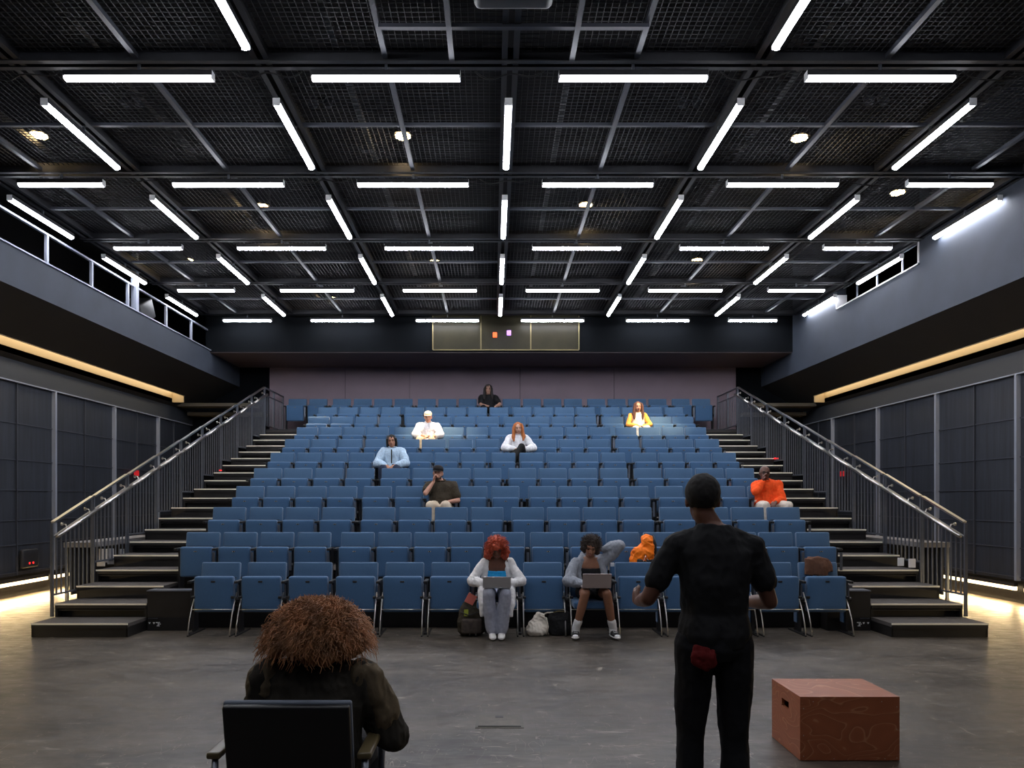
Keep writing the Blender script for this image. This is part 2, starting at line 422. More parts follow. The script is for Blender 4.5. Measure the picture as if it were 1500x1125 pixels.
for i in range(len(gx)-1):
    x = (gx[i]+gx[i+1])/2
    if i == 0: x = gx[1]-.5*S
    if i == len(gx)-2: x = gx[-2]+.5*S
    for j in range(len(gy)-1):
        MB().box(x-.026, x+.026, gy[j]+.09, gy[j+1]-.09, zbm+.03, zbm+.075).build('divider_bar', M['bar'], ceil)
for j in range(len(gy)-1):
    y = (gy[j]+gy[j+1])/2
    MB().box(gx[0], gx[-1], y-.02, y+.02, zbm+.035, zbm+.07).build('divider_bar', M['bar'], ceil)
for x, a, b in ((-.40, 5.4, gy[3]-.1), (.77, 5.4, gy[3]-.1)):
    MB().box(x-.025, x+.025, a, b, zbm-.01, zbm+.03).build('divider_bar', M['bar'], ceil)
MB().box(-1.04, 1.42, 6.62, 6.67, zbm-.0, zbm+.035).build('divider_bar', M['bar'], ceil)
# wire mesh panels, one per bay
zm = zbm + .10
for i in range(len(gx)-1):
    for j in range(len(gy)-1):
        mb = MB(); a, b, c, d = gx[i]+.08, gx[i+1]-.08, gy[j]+.09, gy[j+1]-.09
        step = .062
        n = int((b-a)/step)
        for k in range(n+1):
            x = a+(b-a)*k/n; mb.box(x-.0022, x+.0022, c, d, zm, zm+.012)
        n = int((d-c)/step)
        for k in range(n+1):
            y = c+(d-c)*k/n; mb.box(a, b, y-.0022, y+.0022, zm+.002, zm+.010)
        mb.build('wire_mesh', M['wire'], ceil)
# faint secondary joists above the mesh
for x in [gx[k]+.27*S for k in range(6)]:
    MB().box(x-.03, x+.03, Y0, gy[-1], zm+.25, zm+.33).build('joist', M['beam'], ceil)

# tube lights
def make_tube(L):
    r = empty('tube_light')
    b = MB(); b.rbox((0,0,.030), (L/2-.004, .044, .024), .008); b.box(-L/2+.01,L/2-.01,-.044,-.040,-.002,.03); b.box(-L/2+.01,L/2-.01,.040,.044,-.002,.03); b.build('housing', M['beam'], r)
    t = MB(); t.cyl((-L/2+.02,0,-.006), (L/2-.02,0,-.006), .035, n=16); t.build('tube', M['tube'], r, True)
    for s_ in (-1, 1): MB().rbox((s_*(L/2-.01),0,.010), (.007,.040,.040), .004).build('end_cap', M['white'], r)
    MB().box(-.012,.012,-.012,.012,.045,.13).build('hanger', M['steel'], r)
    return r
protos = {}
def place_tube(L, loc, rz, label, group):
    if L not in protos: protos[L] = o = make_tube(L)
    else: o = copy_tree(protos[L])
    o.location = loc; o.rotation_euler = (0,0,rz)
    tag(o, label, 'tube light', group)
zt = CAMH + 1.71*S
side = ['far left','left','left of centre','right of centre','right','far right']
for r in range(5):
    Z = (2.96 + r)*S
    cols = [(-2.405,.467),(-1.5,.606),(-.5,.606),(.5,.606),(1.5,.606),(2.405,.467)]
    for c, (u, l) in enumerate(cols):
        if r == 0 and c in (0, 5): continue
        place_tube(round(l*S,3), (.165+u*S, Z, zt), 0, f'white tube light hung crosswise, {ORD[r]} line from the camera, {side[c]}', 'crosswise ceiling tubes')
sidel = ['outermost left','second from left','third from left','middle','third from right','second from right','outermost right']
for r in range(5):
    Z = (2.455 + r + (.0 if r else 0))*S
    for c, u in enumerate((-2.81,-2,-1,0,1,2,2.81)):
        if (r == 0 and c not in (2,4)) or (r == 1 and c in (0,6)): continue
        place_tube(1.512, (.165+u*S, Z, zt), math.pi/2, f'white tube light pointing into depth, {ORD[r]} bay from the camera, {sidel[c]}', 'lengthwise ceiling tubes')

for r, (Z, us) in enumerate(((1.96, (-1.5,-.5,.5,1.5)), (.96, (-1.5,-.5,.5,1.5)), (-.04, (-1.5,-.5,.5,1.5)))):  # unseen tubes added beyond the view to brighten the foreground
    for c, u in enumerate(us):
        place_tube(round(.606*S,3), (.165+u*S, Z*S, zt), 0, f"added unseen crosswise fill tube, {('just past the top edge of the view','above the camera','behind the camera')[r]}, {sidel[c+1] if c<2 else ('second from right','third from right')[3-c]}", 'crosswise ceiling tubes')
# hanging cables at the crossings
cab = 0
for (i, j) in ((1,3),(2,3),(4,3),(5,3),(3,3),(1,4),(3,4),(5,4),(2,4)):
    x, y = gx[i], gy[j]; pts = []
    for k in range(13):
        t = k/12; pts.append((x + (-.35+.7*t)*(1 if i < 3 else -1), y+.09+.05*math.sin(t*9), zbm+.02-.09*math.sin(math.pi*t)*(1+.4*math.sin(5*t+i))))
    o = MB().tube(pts, .008, 6).build('power_cable', M['blackp'], None, True)
    tag(o, f"black cable looped at the {'first' if j==3 else 'second'} tube line, {ORD[i]} long beam from the left", 'cable', 'cables looped at the beam crossings')

# projector
pj = empty('projector', (.17, 5.6, 5.74), 0, 'black box projector hung from the ceiling at the top centre of the view', 'projector')
MB().rbox((0,0,.13), (.33,.55,.13), .06, n=4).build('body', M['beam'], pj, True)
MB().cyl((0,-.56,.13), (0,-.5,.13), .07).build('lens', M['blackp'], pj)
for x in (-.2,.2): MB().box(x-.015,x+.015,-.02,.02,.26,.42).build('bracket', M['black'], pj)

# warm downlights above the mesh, each with a real lamp
DL = [(57,198),(590,199),(1171,202),(384,302),(858,300),(1315,282),(276,381),(637,383),(1021,381),(487,437),(813,438),(1185,443)]
DLP = [(-3.0, 3.2, 100),(1.5,3.2,100)]
zdl = CAMH+4.76
dn = ['over the left end of the second tube line','left of centre between the first tube lines','right of centre between the first two tube lines','left, beyond the second tube line','right of centre, beyond the second tube line','far right, beyond the second tube line','far left, beyond the third tube line','just left of centre, beyond the third tube line','right, beyond the third tube line','left, beyond the fourth tube line','right of centre, beyond the fourth tube line','far right, beyond the fourth tube line']
POW = [60, 60, 60, 90, 90, 60, 60, 2300, 2600, 2600, 500, 60]
AIM = {6:(-6.0,15.5), 7:(-1.1,15.5), 8:(3.4,16.3), 9:(-4.0,15.9), 10:(1.4,16.5)}
for i, (x, y) in enumerate(DL):
    Z = 4.76*F/(CY-y); X = (x-CX)*Z/F
    t = empty('downlight', (X, Z, zdl), 0, f'round warm ceiling downlight above the mesh, {dn[i]}', 'downlight', 'warm downlights above the ceiling mesh')
    MB().cyl((0,0,.0), (0,0,.22), .13, n=20).build('can', M['black'], t)
    MB().cyl((0,0,-.012), (0,0,0), .10, n=20).build('lens', M['warm'], t)
    l = bpy.data.lights.new('downlight_lamp', 'SPOT'); l.energy = POW[i]; l.color = (1,.72,.42); l.spot_size = math.radians(34 if POW[i] > 150 else 60); l.spot_blend = .8; l.shadow_soft_size = .08
    lo = bpy.data.objects.new('downlight_lamp', l); C.objects.link(lo); lo.location = (X, Z, zdl-.05)
    if i in AIM:
        d = V((AIM[i][0], AIM[i][1], 3.0)) - lo.location; lo.rotation_euler = d.to_track_quat('-Z', 'Y').to_euler()

# ---------------------------------------------------------------- seats
def make_seat(w, down=False, first=False):
    """origin: floor, y=0 at the top front of the backrest; faces -Y"""
    r = empty('theatre_seat')
    lean = Matrix.Translation((0,0,.86)) @ Matrix.Rotation(math.radians(-8), 4, 'X')
    b = MB(); b.rbox((0,.035,-.22), (w/2,.035,.22), .02, lean, puff=.004, n=3)
    b.build('backrest', M['seat_lt'], r, True)
    s_ = MB(); s_.rbox((0,-.004,-.195), (w/2-.03,.004,.004), .003, lean); s_.build('backrest_seam', M['black'], r)
    cw = w - .028 if not first else w
    c = MB()
    if down:
        c.rbox((0,-.27,.385), (cw/2,.215,.045), .03, puff=.006, n=3)
        c.build('seat_cushion', M['seat'], r, True)
    else:
        zc0, zc1 = (.270,.705) if first else (.265,.672)
        c.rbox((0,-.205,(zc0+zc1)/2), (cw/2,.048,(zc1-zc0)/2), .028, Matrix.Translation((0,0,0)), puff=.004, n=3)
        cu = c.build('seat_cushion', M['seat'], r, True)
        h = MB(); h.rbox((0,-.256,zc1-.062), (.026 if first else .022,.006,.011 if first else .009), .005)
        h.build('handle', M['blackp'], cu)
        if not first:
            d = MB(); d.box(-.015,-.010,-.264,-.262,zc1-.066,zc1-.058); d.box(.010,.015,-.264,-.262,zc1-.066,zc1-.058); d.build('handle_rivet', M['white'], cu)
    g = .034 if not first else .05
    for s in ((1,) if not first else (1,)):
        x = s*(w/2+g-.006)
        a = MB(); a.rbox((x, -.14, .638), (.023, .14, .016), .008); a.build('armrest', M['blackp'], r)
        a = MB(); a.box(x-.013, x+.013, -.16, -.02, .0, .625); a.box(x-.02, x+.02, -.27, -.02, .0, .02); a.cyl((x-.03,-.19,.42),(x+.03,-.19,.42),.03); a.build('stanchion', M['black'], r)
        a = MB(); a.box(x-.016, x+.016, -.285, -.272, .36, .60) if not first else a.box(x-.01,x+.01,-.2,-.19,.40,.60); a.build('front_post', M['steel'], r)
    x = -(w/2+g-.006)
    a = MB(); a.rbox((x, -.14, .638), (.023, .14, .016), .008); a.build('end_armrest', M['blackp'], r)
    a = MB(); a.box(x-.013, x+.013, -.16, -.02, .0, .625); a.box(x-.02, x+.02, -.27, -.02, .0, .02); a.build('end_stanchion', M['black'], r)
    if first:
        for s in (-1, 1):
            x = s*(w/2+.012)
            P = [(x,-.15,.50),(x,-.185,.45),(x,-.24,.38),(x,-.285,.31),(x,-.325,.235),(x,-.358,.15),(x,-.382,.07),(x,-.392,.012)]
            MB().tube(P, .0085, 8).build('leg', M['chrome'], r, True)
            MB().box(x-.008, x+.008, -.40, .12, 0, .016).build('foot', M['blackp'], r)
            MB().cyl((x-s*.03,-.262,.455),(x+s*.008,-.262,.455),.017).build('hinge', M['blackp'], r)
            MB().rbox((x+s*.022,-.06,.36),(.012,.05,.24),.01).build('side_panel', M['seat'], r) if s > 0 else None
        MB().tube([(-w/2-.012,-.287,.31),(w/2+.012,-.287,.31)], .006, 8).build('front_rail', M['chrome'], r, True)
    return r
D = .95; Z2 = 10.06; RISE = .335
def row_z(k): return 9.14 if k == 1 else Z2 + D*(k-2)
def floor_z(k): return 0 if k == 1 else RISE*(k-1)
rows = {
 1: [[295.6+67.3*i for i in range(14)]],
 2: [[272.9,327.5,381.8,436],[499.7,553.8,607.3,660],[720.5,776.7,832.4,888,942.7],[1006,1059,1112.3,1166.7]],
 3: [[311.8,366,418.7,472],[531,584.8,637,689.7],[749,801.6,854.2,907],[966,1018.5,1071.5,1124]],
 4: [[345.7,390.7,436.7,482],[532.8,580,626.5,673,720],[774,818.7,863.5,909],[960,1005.5,1050.5,1096]],
 5: [[371.8,416,462,507.8],[559,604.5,648.5,693.6],[744.5,789.3,833.6,878.7],[928.5,973.5,1019,1064]],
 6: [[396,435.5,474.3,513],[559,597.9,637,676],[720,760.8,800.8,840.7,880.3],[926,964.5,1004.5,1043]],
 7: [[417,456.3,495.8,535],[579,617.7,657,696.3],[740,779,818.5,857.8],[901,940.5,979.3,1018]],
 8: [[434.5,469,503.6,538.3],[578,613,648.3,683.5,719],[758,793.3,828.5,863],[901.5,936,969.5,1003.6]],
 9: [[451,486,521,556],[595,630,664.7,699],[738,773,807.5,842],[881,916.5,952,984.7]],
 10: [[466,497,528,559],[593,624,655,686,717],[751,782,813,844],[880,911,942,973]],
 11: [[422.5,453],[487.5,518,548,578],[612,642,672,702],[736,766,796,826],[860,890,920,950],[984,1014]],
}
downs = {(1,6),(1,8),(1,11),(4,6),(4,16),(6,4),(7,8),(8,5),(9,13),(11,9)}
seat_proto = {}
SEATPOS = {}
nw = {1:'front',2:'second',3:'third',4:'fourth',5:'fifth',6:'sixth',7:'seventh',8:'eighth',9:'ninth',10:'tenth',11:'back'}
for k, groups in rows.items():
    w = .478 if k == 1 else (.49 if k % 2 and k != 11 else .455)
    if k == 11: w = .46
    idx = 0; Z = row_z(k); n = sum(len(g_) for g_ in groups)
    for g_ in groups:
        for gi, px in enumerate(g_):
            X = (px-CX)*Z/F + w/2
            key = (w, (k, idx) in downs, k == 1)
            if key not in seat_proto: seat_proto[key] = make_seat(*key); src = seat_proto[key]; src['_p'] = 1
            isend = gi == 0
            o = copy_tree(seat_proto[key], keep=(lambda ch: True) if isend else (lambda ch: not ch.name.startswith('end_')))
            if '_p' in o: del o['_p']
            o.location = (X, Z, floor_z(k)); SEATPOS[(k, idx)] = V(o.location)
            if idx < n/2: pos = f'{ORD[idx]} from the left end'
            else: pos = f'{ORD[n-1-idx]} from the right end'
            pos = pos.replace('first from the', 'at the')
            what = 'blue chrome-legged seat' if k == 1 else 'blue tip-up seat'
            if (k, idx) in downs: what += ', folded down'
            tag(o, f'{what} in the {nw[k]} row, {pos}', 'seat', f'blue theatre seats in the {nw[k]} row')
            idx += 1
for pr in seat_proto.values():
    for ch in list(pr.children):
        for g2 in list(ch.children): bpy.data.objects.remove(g2)
        bpy.data.objects.remove(ch)
    bpy.data.objects.remove(pr)

# ---------------------------------------------------------------- tiers and stairs
XI = 4.55; XO = 5.70       # half widths from XC
SF = 8.70; ST = .475
def step_y(n): return SF + ST*(n-1)
for k in range(2, 12):
    y0 = step_y(2*(k-1)); y1 = y0 + D if k < 11 else YB-.06
    if k == 2: y0 = 9.36
    z = floor_z(k)
    xa, xb = (XC-XI+.03, XC+XI-.03) if k < 11 else (XC-XO, XC+XO)
    t = empty('seating_tier', (XC, y0, 0), 0, f'black stepped seating tier carrying the {nw[k]} row of seats', 'seating tier', 'black tiers under the seat rows')
    MB().box(xa-XC, xb-XC, 0, y1-y0-.005, z-.06, z-.002).build('deck', M['tread'], t)
    MB().box(xa-XC, xb-XC, .02, .05, z-RISE if k > 2 else 0, z-.06).build('riser_panel', M['riser'], t)
    MB().box(xa-XC, xb-XC, -.004, .0, z-.035, z-.002).build('nosing', M['black'], t)
for s, nm in ((-1,'left'),(1,'right')):
    st = empty('aisle_stairs', (XC+s*(XI+XO)/2, SF, 0), 0, f'black aisle stairs with pale step edges climbing the {nm} side of the seating', 'stairs')
    hw = (XO-XI)/2
    for n in range(1, 20 if True else 0):
        y = step_y(n)-SF; z = RISE/2*n
        dep = ST*2-.03 if n % 2 == 0 and n > 1 else ST+.02
        q = MB(); q.box(-hw, hw, .012, dep, z-.045, z-.001)
        stp = q.build('step', M['tread'], st)
        MB().box(-hw, hw, 0, .012, z-.019, z+.001).build('nosing', M['nosing'], stp)
        q = MB()
        q.box(-hw+.005, hw-.005, .001, .012, z-.06, z-.019)
        if n % 2: q.box(-hw+.01, hw-.01, .02, .035, z-RISE/2, z-.045); q.box(-hw+.005,-hw+.02,.02,dep,z-RISE/2,z-.045); q.box(hw-.02,hw-.005,.02,dep,z-RISE/2,z-.045)
        else:
            q.box(-hw+.01, hw-.01, .10, .115, 0 if n < 3 else z-RISE/2-.0, z-.045)
            q.box(-hw+.005, hw-.005, .02, .04, z-.09, z-.075)
            q.box(-hw, -hw+.03, .012, dep, max(0, z-RISE), z-.045); q.box(hw-.03, hw, .012, dep, max(0, z-RISE), z-.045)
        q.build('step_riser', M['riser'], stp)
        stp.location = (0, y, 0)
    # closed flank under the outer side
    q = MB()
    for n in range(1, 20):
        q.box(s*hw-.004, s*hw+.004, step_y(n)-SF+.02, step_y(n)-SF+ST+.02, 0, RISE/2*n-.05)
    q.build('side_cladding', M['riser'], st)
    # low black end box beside the front row
    xe = XC+s*(XI-.02)
    bx = empty('end_box', (xe-s*.27, 9.16, 0), 0, f'low black metal box closing the {nm} end of the front row', 'metal box')
    MB().box(-.27, .27, 0, .19, .0, .49).build('body', M['riser'], bx)
    MB().box(-.275, .275, -.01, .195, .49, .505).build('lid', M['steel'], bx)
    mk = MB(); u = s
    for i in (0, 1):
        cx_ = u*(.24-.055*i) ; mk.add([(cx_-.016,-.003,.105),(cx_+.016,-.003,.105),(cx_,-.003,.08)], [(0,1,2)])
    cx_ = u*.13; mk.box(cx_-.03,cx_+.02,-.004,-.002,.095,.108); mk.box(cx_-.008,cx_+.006,-.004,-.002,.06,.108); mk.box(cx_-.008,cx_+.03,-.004,-.002,.078,.088); mk.box(cx_-.02,cx_+.015,-.004,-.002,.055,.066)
    mk.build('white_marking', M['white'], bx)
    MB().box(u*.2-.06, u*.2+.06, -.006, -.002, .15, .156).build('edge_strip', M['steel'], bx)

# guard rails outside the stairs
for s, nm in ((-1,'left'),(1,'right')):
    X = XC+s*(XO+.03)
    r = empty('stair_railing', (X, 9.17, 0), 0, f'steel guard rail with vertical bars and handrail beside the {nm} aisle stairs', 'railing')
    slope = RISE/D
    npost = 10
    for i in range(npost):
        y = D*i; zt_ = 1.357+slope*y; zb = (RISE*(i+1)-.02) if i else .0
        if i == 0: zb = .0
        pm = MB(); pm.box(-.018,.018,y-.012,y+.012, zb-.25 if i else .175, zt_-.01)
        if i: pm.box(-.010,.010,y-.058,y-.045, zb-.25, zt_-.02)
        pm.build('post', M['steel'], r)
    for i in range(npost-1):
        a = (0, D*i+.02, 1.357+slope*(D*i)+.0); b = (0, D*(i+1)-.03, 1.357+slope*D*(i+1)-.008)
        mb = MB(); q = V(b)-V(a); Mx = Matrix.Translation(a) @ Matrix.Rotation(math.atan2(q.z, q.y), 4, 'X')
        mb.obox(Mx, -.025,.025, 0, q.length, -.012,.012); mb.build('top_rail', M['chrome'], r)
        # lower round handrail, inboard
        mb = MB(); a2 = (-s*.07, D*i+.0, 1.18+slope*D*i); b2 = (-s*.07, D*(i+1)-.02, 1.18+slope*(D*(i+1)-.02)-.0)
        mb.tube([a2, b2], .024, 10); hr = mb.build('handrail', M['chrome'], r, True)
        for f in (.22, .78):
            y = D*(i+f); z = 1.18+slope*y
            mb = MB(); mb.tube([(-s*.07,y,z+.015),(-s*.05,y,z+.07),(0,y,z+.075)], .008, 6); mb.cyl((-s*.012,y,z+.075),(s*.005,y,z+.075),.022); mb.build('bracket', M['chrome'], r)
        # infill
        zl = RISE*(i+1)+.12
        mb = MB(); mb.box(-.016,.016, D*i+.03, D*(i+1)-.08, zl-.022, zl); mb.build('bottom_rail', M['steel'], r)
        mb = MB(); c0 = (0, D*i+.02, 1.18+slope*D*i-.0); c1 = (0, D*(i+1)-.05, 1.18+slope*D*(i+1)-.02); q = V(c1)-V(c0)
        Mx = Matrix.Translation(c0) @ Matrix.Rotation(math.atan2(q.z, q.y), 4, 'X'); mb.obox(Mx, -.014,.014, 0, q.length, -.02,.0); mb.build('middle_rail', M['steel'], r)
        for k in range(8):
            y = D*i+.095+.1*k
            if k < 8: MB().box(-.008,.008,y-.008,y+.008, zl-.01, 1.165+slope*y).build('baluster', M['steel'], r)
    # level return to the back wall
    y0 = D*(npost-1); y1 = YB-9.17-.08; zt_ = 1.357+slope*y0
    mb = MB(); mb.box(-.025,.025,y0,y1,zt_-.03,zt_-.006); mb.build('top_rail', M['steel'], r)
    mb = MB(); mb.box(-.014,.014,y0,y1,zt_-.20,zt_-.18); mb.box(-.014,.014,y0,y1,3.44,3.46); mb.build('middle_rail', M['steel'], r)
    for k in range(10): MB().box(-.008,.008,y0+.1+.14*k-.008,y0+.1+.14*k+.008,3.45,zt_-.18).build('baluster', M['steel'], r)
    for y in (y0+.75, y1-.02): MB().box(-.02,.02,y-.02,y+.02,3.35,zt_-.02).build('post', M['steel'], r)

# desks outside the rails with papers, seen through the bars
for s, nm in ((-1,'left'),(1,'right')):
    X = XC+s*6.02
    t = empty('side_table', (X, 11.5, 0), 0, f'dark table with pale top edge behind the {nm} stair rail bars', 'table')
    MB().box(-.2,.2,-1.25,1.0,.97,1.04).build('tabletop', mat('pale_grey_laminate', (.20,.19,.19), .6), t)
    MB().box(s*.12-.01,s*.12+.01,-1.2,.95,.3,.97).build('back_panel', M['beam'], t)
    for x, y in ((-.18,-1.2),(.18,-1.2),(-.18,.95),(.18,.95)): MB().box(x-.018,x+.018,y-.018,y+.018,0,.97).build('leg', M['steel'], t)
def px(x, y, Z): return ((x-CX)*Z/F, Z, CAMH+(CY-y)*Z/F)
papers = [(151,814,10.25,12,20,'white notice sheet standing behind the left rail bars, leftmost'),(163,813,10.35,7,19,'narrow white sheet behind the left rail bars, second'),(178,812,10.5,8,16,'white sheet with blue print behind the left rail bars'),(199,806,10.8,9,10,'small white card behind the left rail bars, rightmost'),
          (148,826,10.12,12,7,'flat white card low on the left stair beside the rail'),(163,823,10.2,11,7,'white and blue card low on the left stair'),
          (1319.5,823,10.2,9,12,'white box seen between the steps and rail on the right, nearer the seats'),(1336,825,10.1,10,13,'white box beside the right rail, outer one')]
for (x, y, Z, w_, h_, lb) in papers:
    if x < 700: Z = -5.615*F/(x-CX)
    P = px(x, y, Z); hw_ = w_/2*Z/F; hh = h_/2*Z/F
    o = MB().rbox((0,0,hh), (hw_,.006,hh), .002).build('notice_card', M['white']); o.location = (P[0], P[1], P[2]-hh)
    tag(o, lb, 'card', 'white cards behind the stair rails')
for (x, y, Z, lb) in ((323,689,14.6,'tiny red step light on the upper left stairs'),(1137,671.5,15.3,'small red marker light on the upper right stairs')):
    P = px(x, y, Z); o = MB().rbox((0,0,0), (.05 if x>1000 else .025,.012,.012), .006).build('step_light', M['red']); o.location = P; tag(o, lb, 'light')
for (x, y, X, lb) in ((200,693,-7.9,'glowing panel imitating a red reflection on the left screen wall behind the railing'),(1234,694,8.15,'glowing panel imitating a red reflection on the right screen wall behind the railing')):  # dim emissive panels stand in for red reflections on the screens
    Z = X*F/(x-CX); z = CAMH+(CY-y)*Z/F; s_ = -1 if X < 0 else 1
    o = MB().rbox((0,0,0), (.012,.10,.06), .006).build('red_reflection', mat('dim_red'+lb[20:24], (.2,.01,.01), .4, emit=(1,.03,.04), estr=.35)); o.location = (X, Z, z); tag(o, lb, 'reflection')

# small fixtures above the mesh and on the left wall
for x, y, lb in ((195,153,'leftmost'),(470,155,'second from left'),(1010,155,'second from right'),(1283,151,'rightmost')):
    Z = 4.62*F/(CY-y); t = empty('twin_spotlight', ((x-CX)*Z/F, Z, CAMH+4.62), 0, f'unlit twin headed spotlight above the ceiling mesh, {lb} of four', 'spotlight', 'unlit twin spotlights above the mesh')
    for d in (-.085, .085): MB().cyl((d,-.03,.0),(d,.05,.10), .055, .045, 14).build('head', M['bar'], t, True)
    MB().box(-.10,.10,.03,.05,.09,.12).build('bracket', M['beam'], t)
Z = 4.62*F/(CY-222); o = MB().rbox((0,0,.03), (.07,.05,.03), .01).build('sensor_box', M['bar']); o.location = ((537-CX)*Z/F, Z, CAMH+4.62); tag(o, 'small grey sensor box above the mesh left of the middle', 'sensor')
o = empty('wall_control_unit', (-7.93, 12.5, .50), 0, 'dark rounded control unit with two small red lights low on the left screen wall', 'control unit')
MB().rbox((0,0,.14), (.04,.22,.16), .035, n=3).build('case', M['beam'], o, True)
for d in (-.05,.05): MB().rbox((.042,d,.06), (.006,.016,.016), .005).build('indicator', M['red'], o)

# ---------------------------------------------------------------- floor hatch, plywood box
h = empty('floor_hatch', ((731.5-CX)*5.4/F, 5.41, 0), 0, 'small flush metal floor hatch in the middle of the stage floor', 'floor hatch')
MB().box(-.175,.175,-.165,.165,0,.004).build('frame', mat('hatch_metal', (.085,.075,.062), .45, .3, var=.2, scale=20), h)
MB().box(-.15,.15,-.13,.14,.004,.007).build('lid', mat('hatch_lid', (.10,.085,.068), .5, .2, var=.3, scale=14), h)
MB().box(-.03,.03,.07,.115,.007,.009).build('grip_slot', M['blackp'], h)
MB().box(-.155,.155,-.14,-.132,.004,.009).build('lid_edge', M['blackp'], h)

bx = empty('plywood_box', (2.24, 4.82, 0), 0, 'red-brown plywood rehearsal box with a hand slot on the stage floor', 'wooden box')
w2, d2, hh = .312, .232, .403; tk = .018
fp = MB().box(-w2, w2, -d2, -d2+tk, .004, hh-tk).build('front_panel', M['plywood'], bx)
MB().box(-w2, w2, d2-tk, d2, .004, hh-tk).build('back_panel', M['plywood'], bx)
MB().box(-w2, w2, -d2, d2, hh-tk, hh).build('top_panel', M['plywood'], bx)
MB().box(w2-tk, w2, -d2+tk, d2-tk, .004, hh-tk).build('side_panel', M['plywood'], bx)
q = MB(); ya, yb, za, zb = -.055, .06, .27, .32; x0, x1 = -w2, -w2+tk
q.box(x0,x1,-d2+tk,ya,.004,hh-tk); q.box(x0,x1,yb,d2-tk,.004,hh-tk); q.box(x0,x1,ya,yb,.004,za); q.box(x0,x1,ya,yb,zb,hh-tk)
q.build('side_panel', M['plywood'], bx)
q = MB()
for (x, z) in ((-.23,hh-.03),(.2,hh-.03),(-.29,.33),(-.29,.16),(-.29,.03),(.295,.34),(.295,.2),(.295,.02),(-.1,.015),(.22,.015)): q.cyl((x,-d2-.001,z),(x,-d2+.003,z),.003,n=8)
q.build('screws', M['chrome'], bx)


# ---------------------------------------------------------------- people
def skin(name, c): return mat('skin_'+name, c, .5, var=.06, scale=30, spec=.35)
def cloth(name, c, rough=.85, var=.12, scale=25, bump=.1): return mat('cloth_'+name, c, rough, var=var, scale=scale, bump=bump, bscale=120, spec=.15)
M['lip'] = mat('lips', (.28,.09,.08), .5); M['eye'] = mat('dark_eye', (.012,.010,.009), .2); M['brow'] = mat('brow_hair', (.02,.014,.010), .8)
M['shoe_w'] = mat('white_shoe', (.72,.70,.68), .6); M['shoe_k'] = mat('black_shoe', (.02,.02,.02), .6)

def remesh(mb, name, material, parent, vox=.009, disp=0, dscale=12, smooth=3, seed=0, fold=None):
    me = mb.mesh(name); o = bpy.data.objects.new(name, me); C.objects.link(o)
    m = o.modifiers.new('r', 'REMESH'); m.mode = 'VOXEL'; m.voxel_size = vox
    if smooth: m2 = o.modifiers.new('s', 'SMOOTH'); m2.factor = .5; m2.iterations = smooth
    dg = bpy.context.evaluated_depsgraph_get(); dg.update()
    nm = bpy.data.meshes.new_from_object(o.evaluated_get(dg)); bpy.data.objects.remove(o); bpy.data.meshes.remove(me)
    nm.name = name; nm.materials.clear()
    if disp:
        no = [v.normal.copy() for v in nm.vertices]; off = V((seed*3.1, seed*1.7, 0))
        for v, n in zip(nm.vertices, no):
            p = V(v.co)*dscale + off
            if fold: p = V((p.x*fold[0], p.y*fold[1], p.z*fold[2]))
            v.co += n * disp * (noise.noise(p) + .28*(.28 - abs(noise.noise(p*2.3 + V((3,1,2)))))*2)
    for p_ in nm.polygons: p_.use_smooth = True
    return link(name, nm, material, parent)

def ik(a, b, l1, l2, hint):
    a = V(a); b = V(b); d = b - a; L = d.length; mx = (l1+l2)*.999
    if L > mx: b = a + d*(mx/L); d = b-a; L = mx
    t = d/L; x = (l1*l1 - l2*l2 + L*L)/(2*L); h = math.sqrt(max(0, l1*l1-x*x))
    hv = V(hint); hv = (hv - t*hv.dot(t)).normalized()
    return a + t*x + hv*h, b

def hand(mb, w, d, nrm, side, curl=.4, sc_=1.0, spread=.10):
    """w wrist, d direction of the fingers, nrm palm normal (palm faces nrm), side +1/-1: thumb side"""
    w = V(w); d = V(d).normalized(); nrm = V(nrm); nrm = (nrm - d*nrm.dot(d)).normalized(); lat = d.cross(nrm).normalized()*side
    k = sc_
    mb.loft([(w-d*.012*k, .024*k, .017*k), (w+d*.02*k, .030*k, .015*k), (w+d*.055*k, .040*k, .014*k), (w+d*.088*k, .040*k, .012*k)], lat, n=14)
    for i, (off, ln) in enumerate(((-.031,.072),(-.011,.082),(.011,.078),(.030,.060))):
        b = w + d*.083*k - lat*off*k; ang = 0; dd = (d - lat*spread*(off/.03)).normalized(); p = b; r = .0088*k
        for j, (f, a) in enumerate(((.45,curl*.8),(.32,curl*1.1),(.23,curl*.8))):
            ang += a; q = p + (dd*math.cos(ang) + nrm*math.sin(ang))*ln*f*k
            mb.cap(p, q, r, r*.92, 8); p = q; r *= .92
    # thumb leaves the side of the palm
    b = w + d*.022*k + lat*.024*k; t1 = b + (lat*.75 + d*.75 + nrm*.25).normalized()*.042*k; t2 = t1 + (lat*.25 + d*.95 + nrm*(.25+curl*.3)).normalized()*.030*k
    mb.cap(b, t1, .013*k, .011*k, 8); mb.cap(t1, t2, .011*k, .009*k, 8)

def head_frame(c, pitch=0, yaw=0, roll=0):
    return Matrix.Translation(c) @ Euler((math.radians(pitch), math.radians(roll), math.radians(yaw)), 'XYZ').to_matrix().to_4x4()

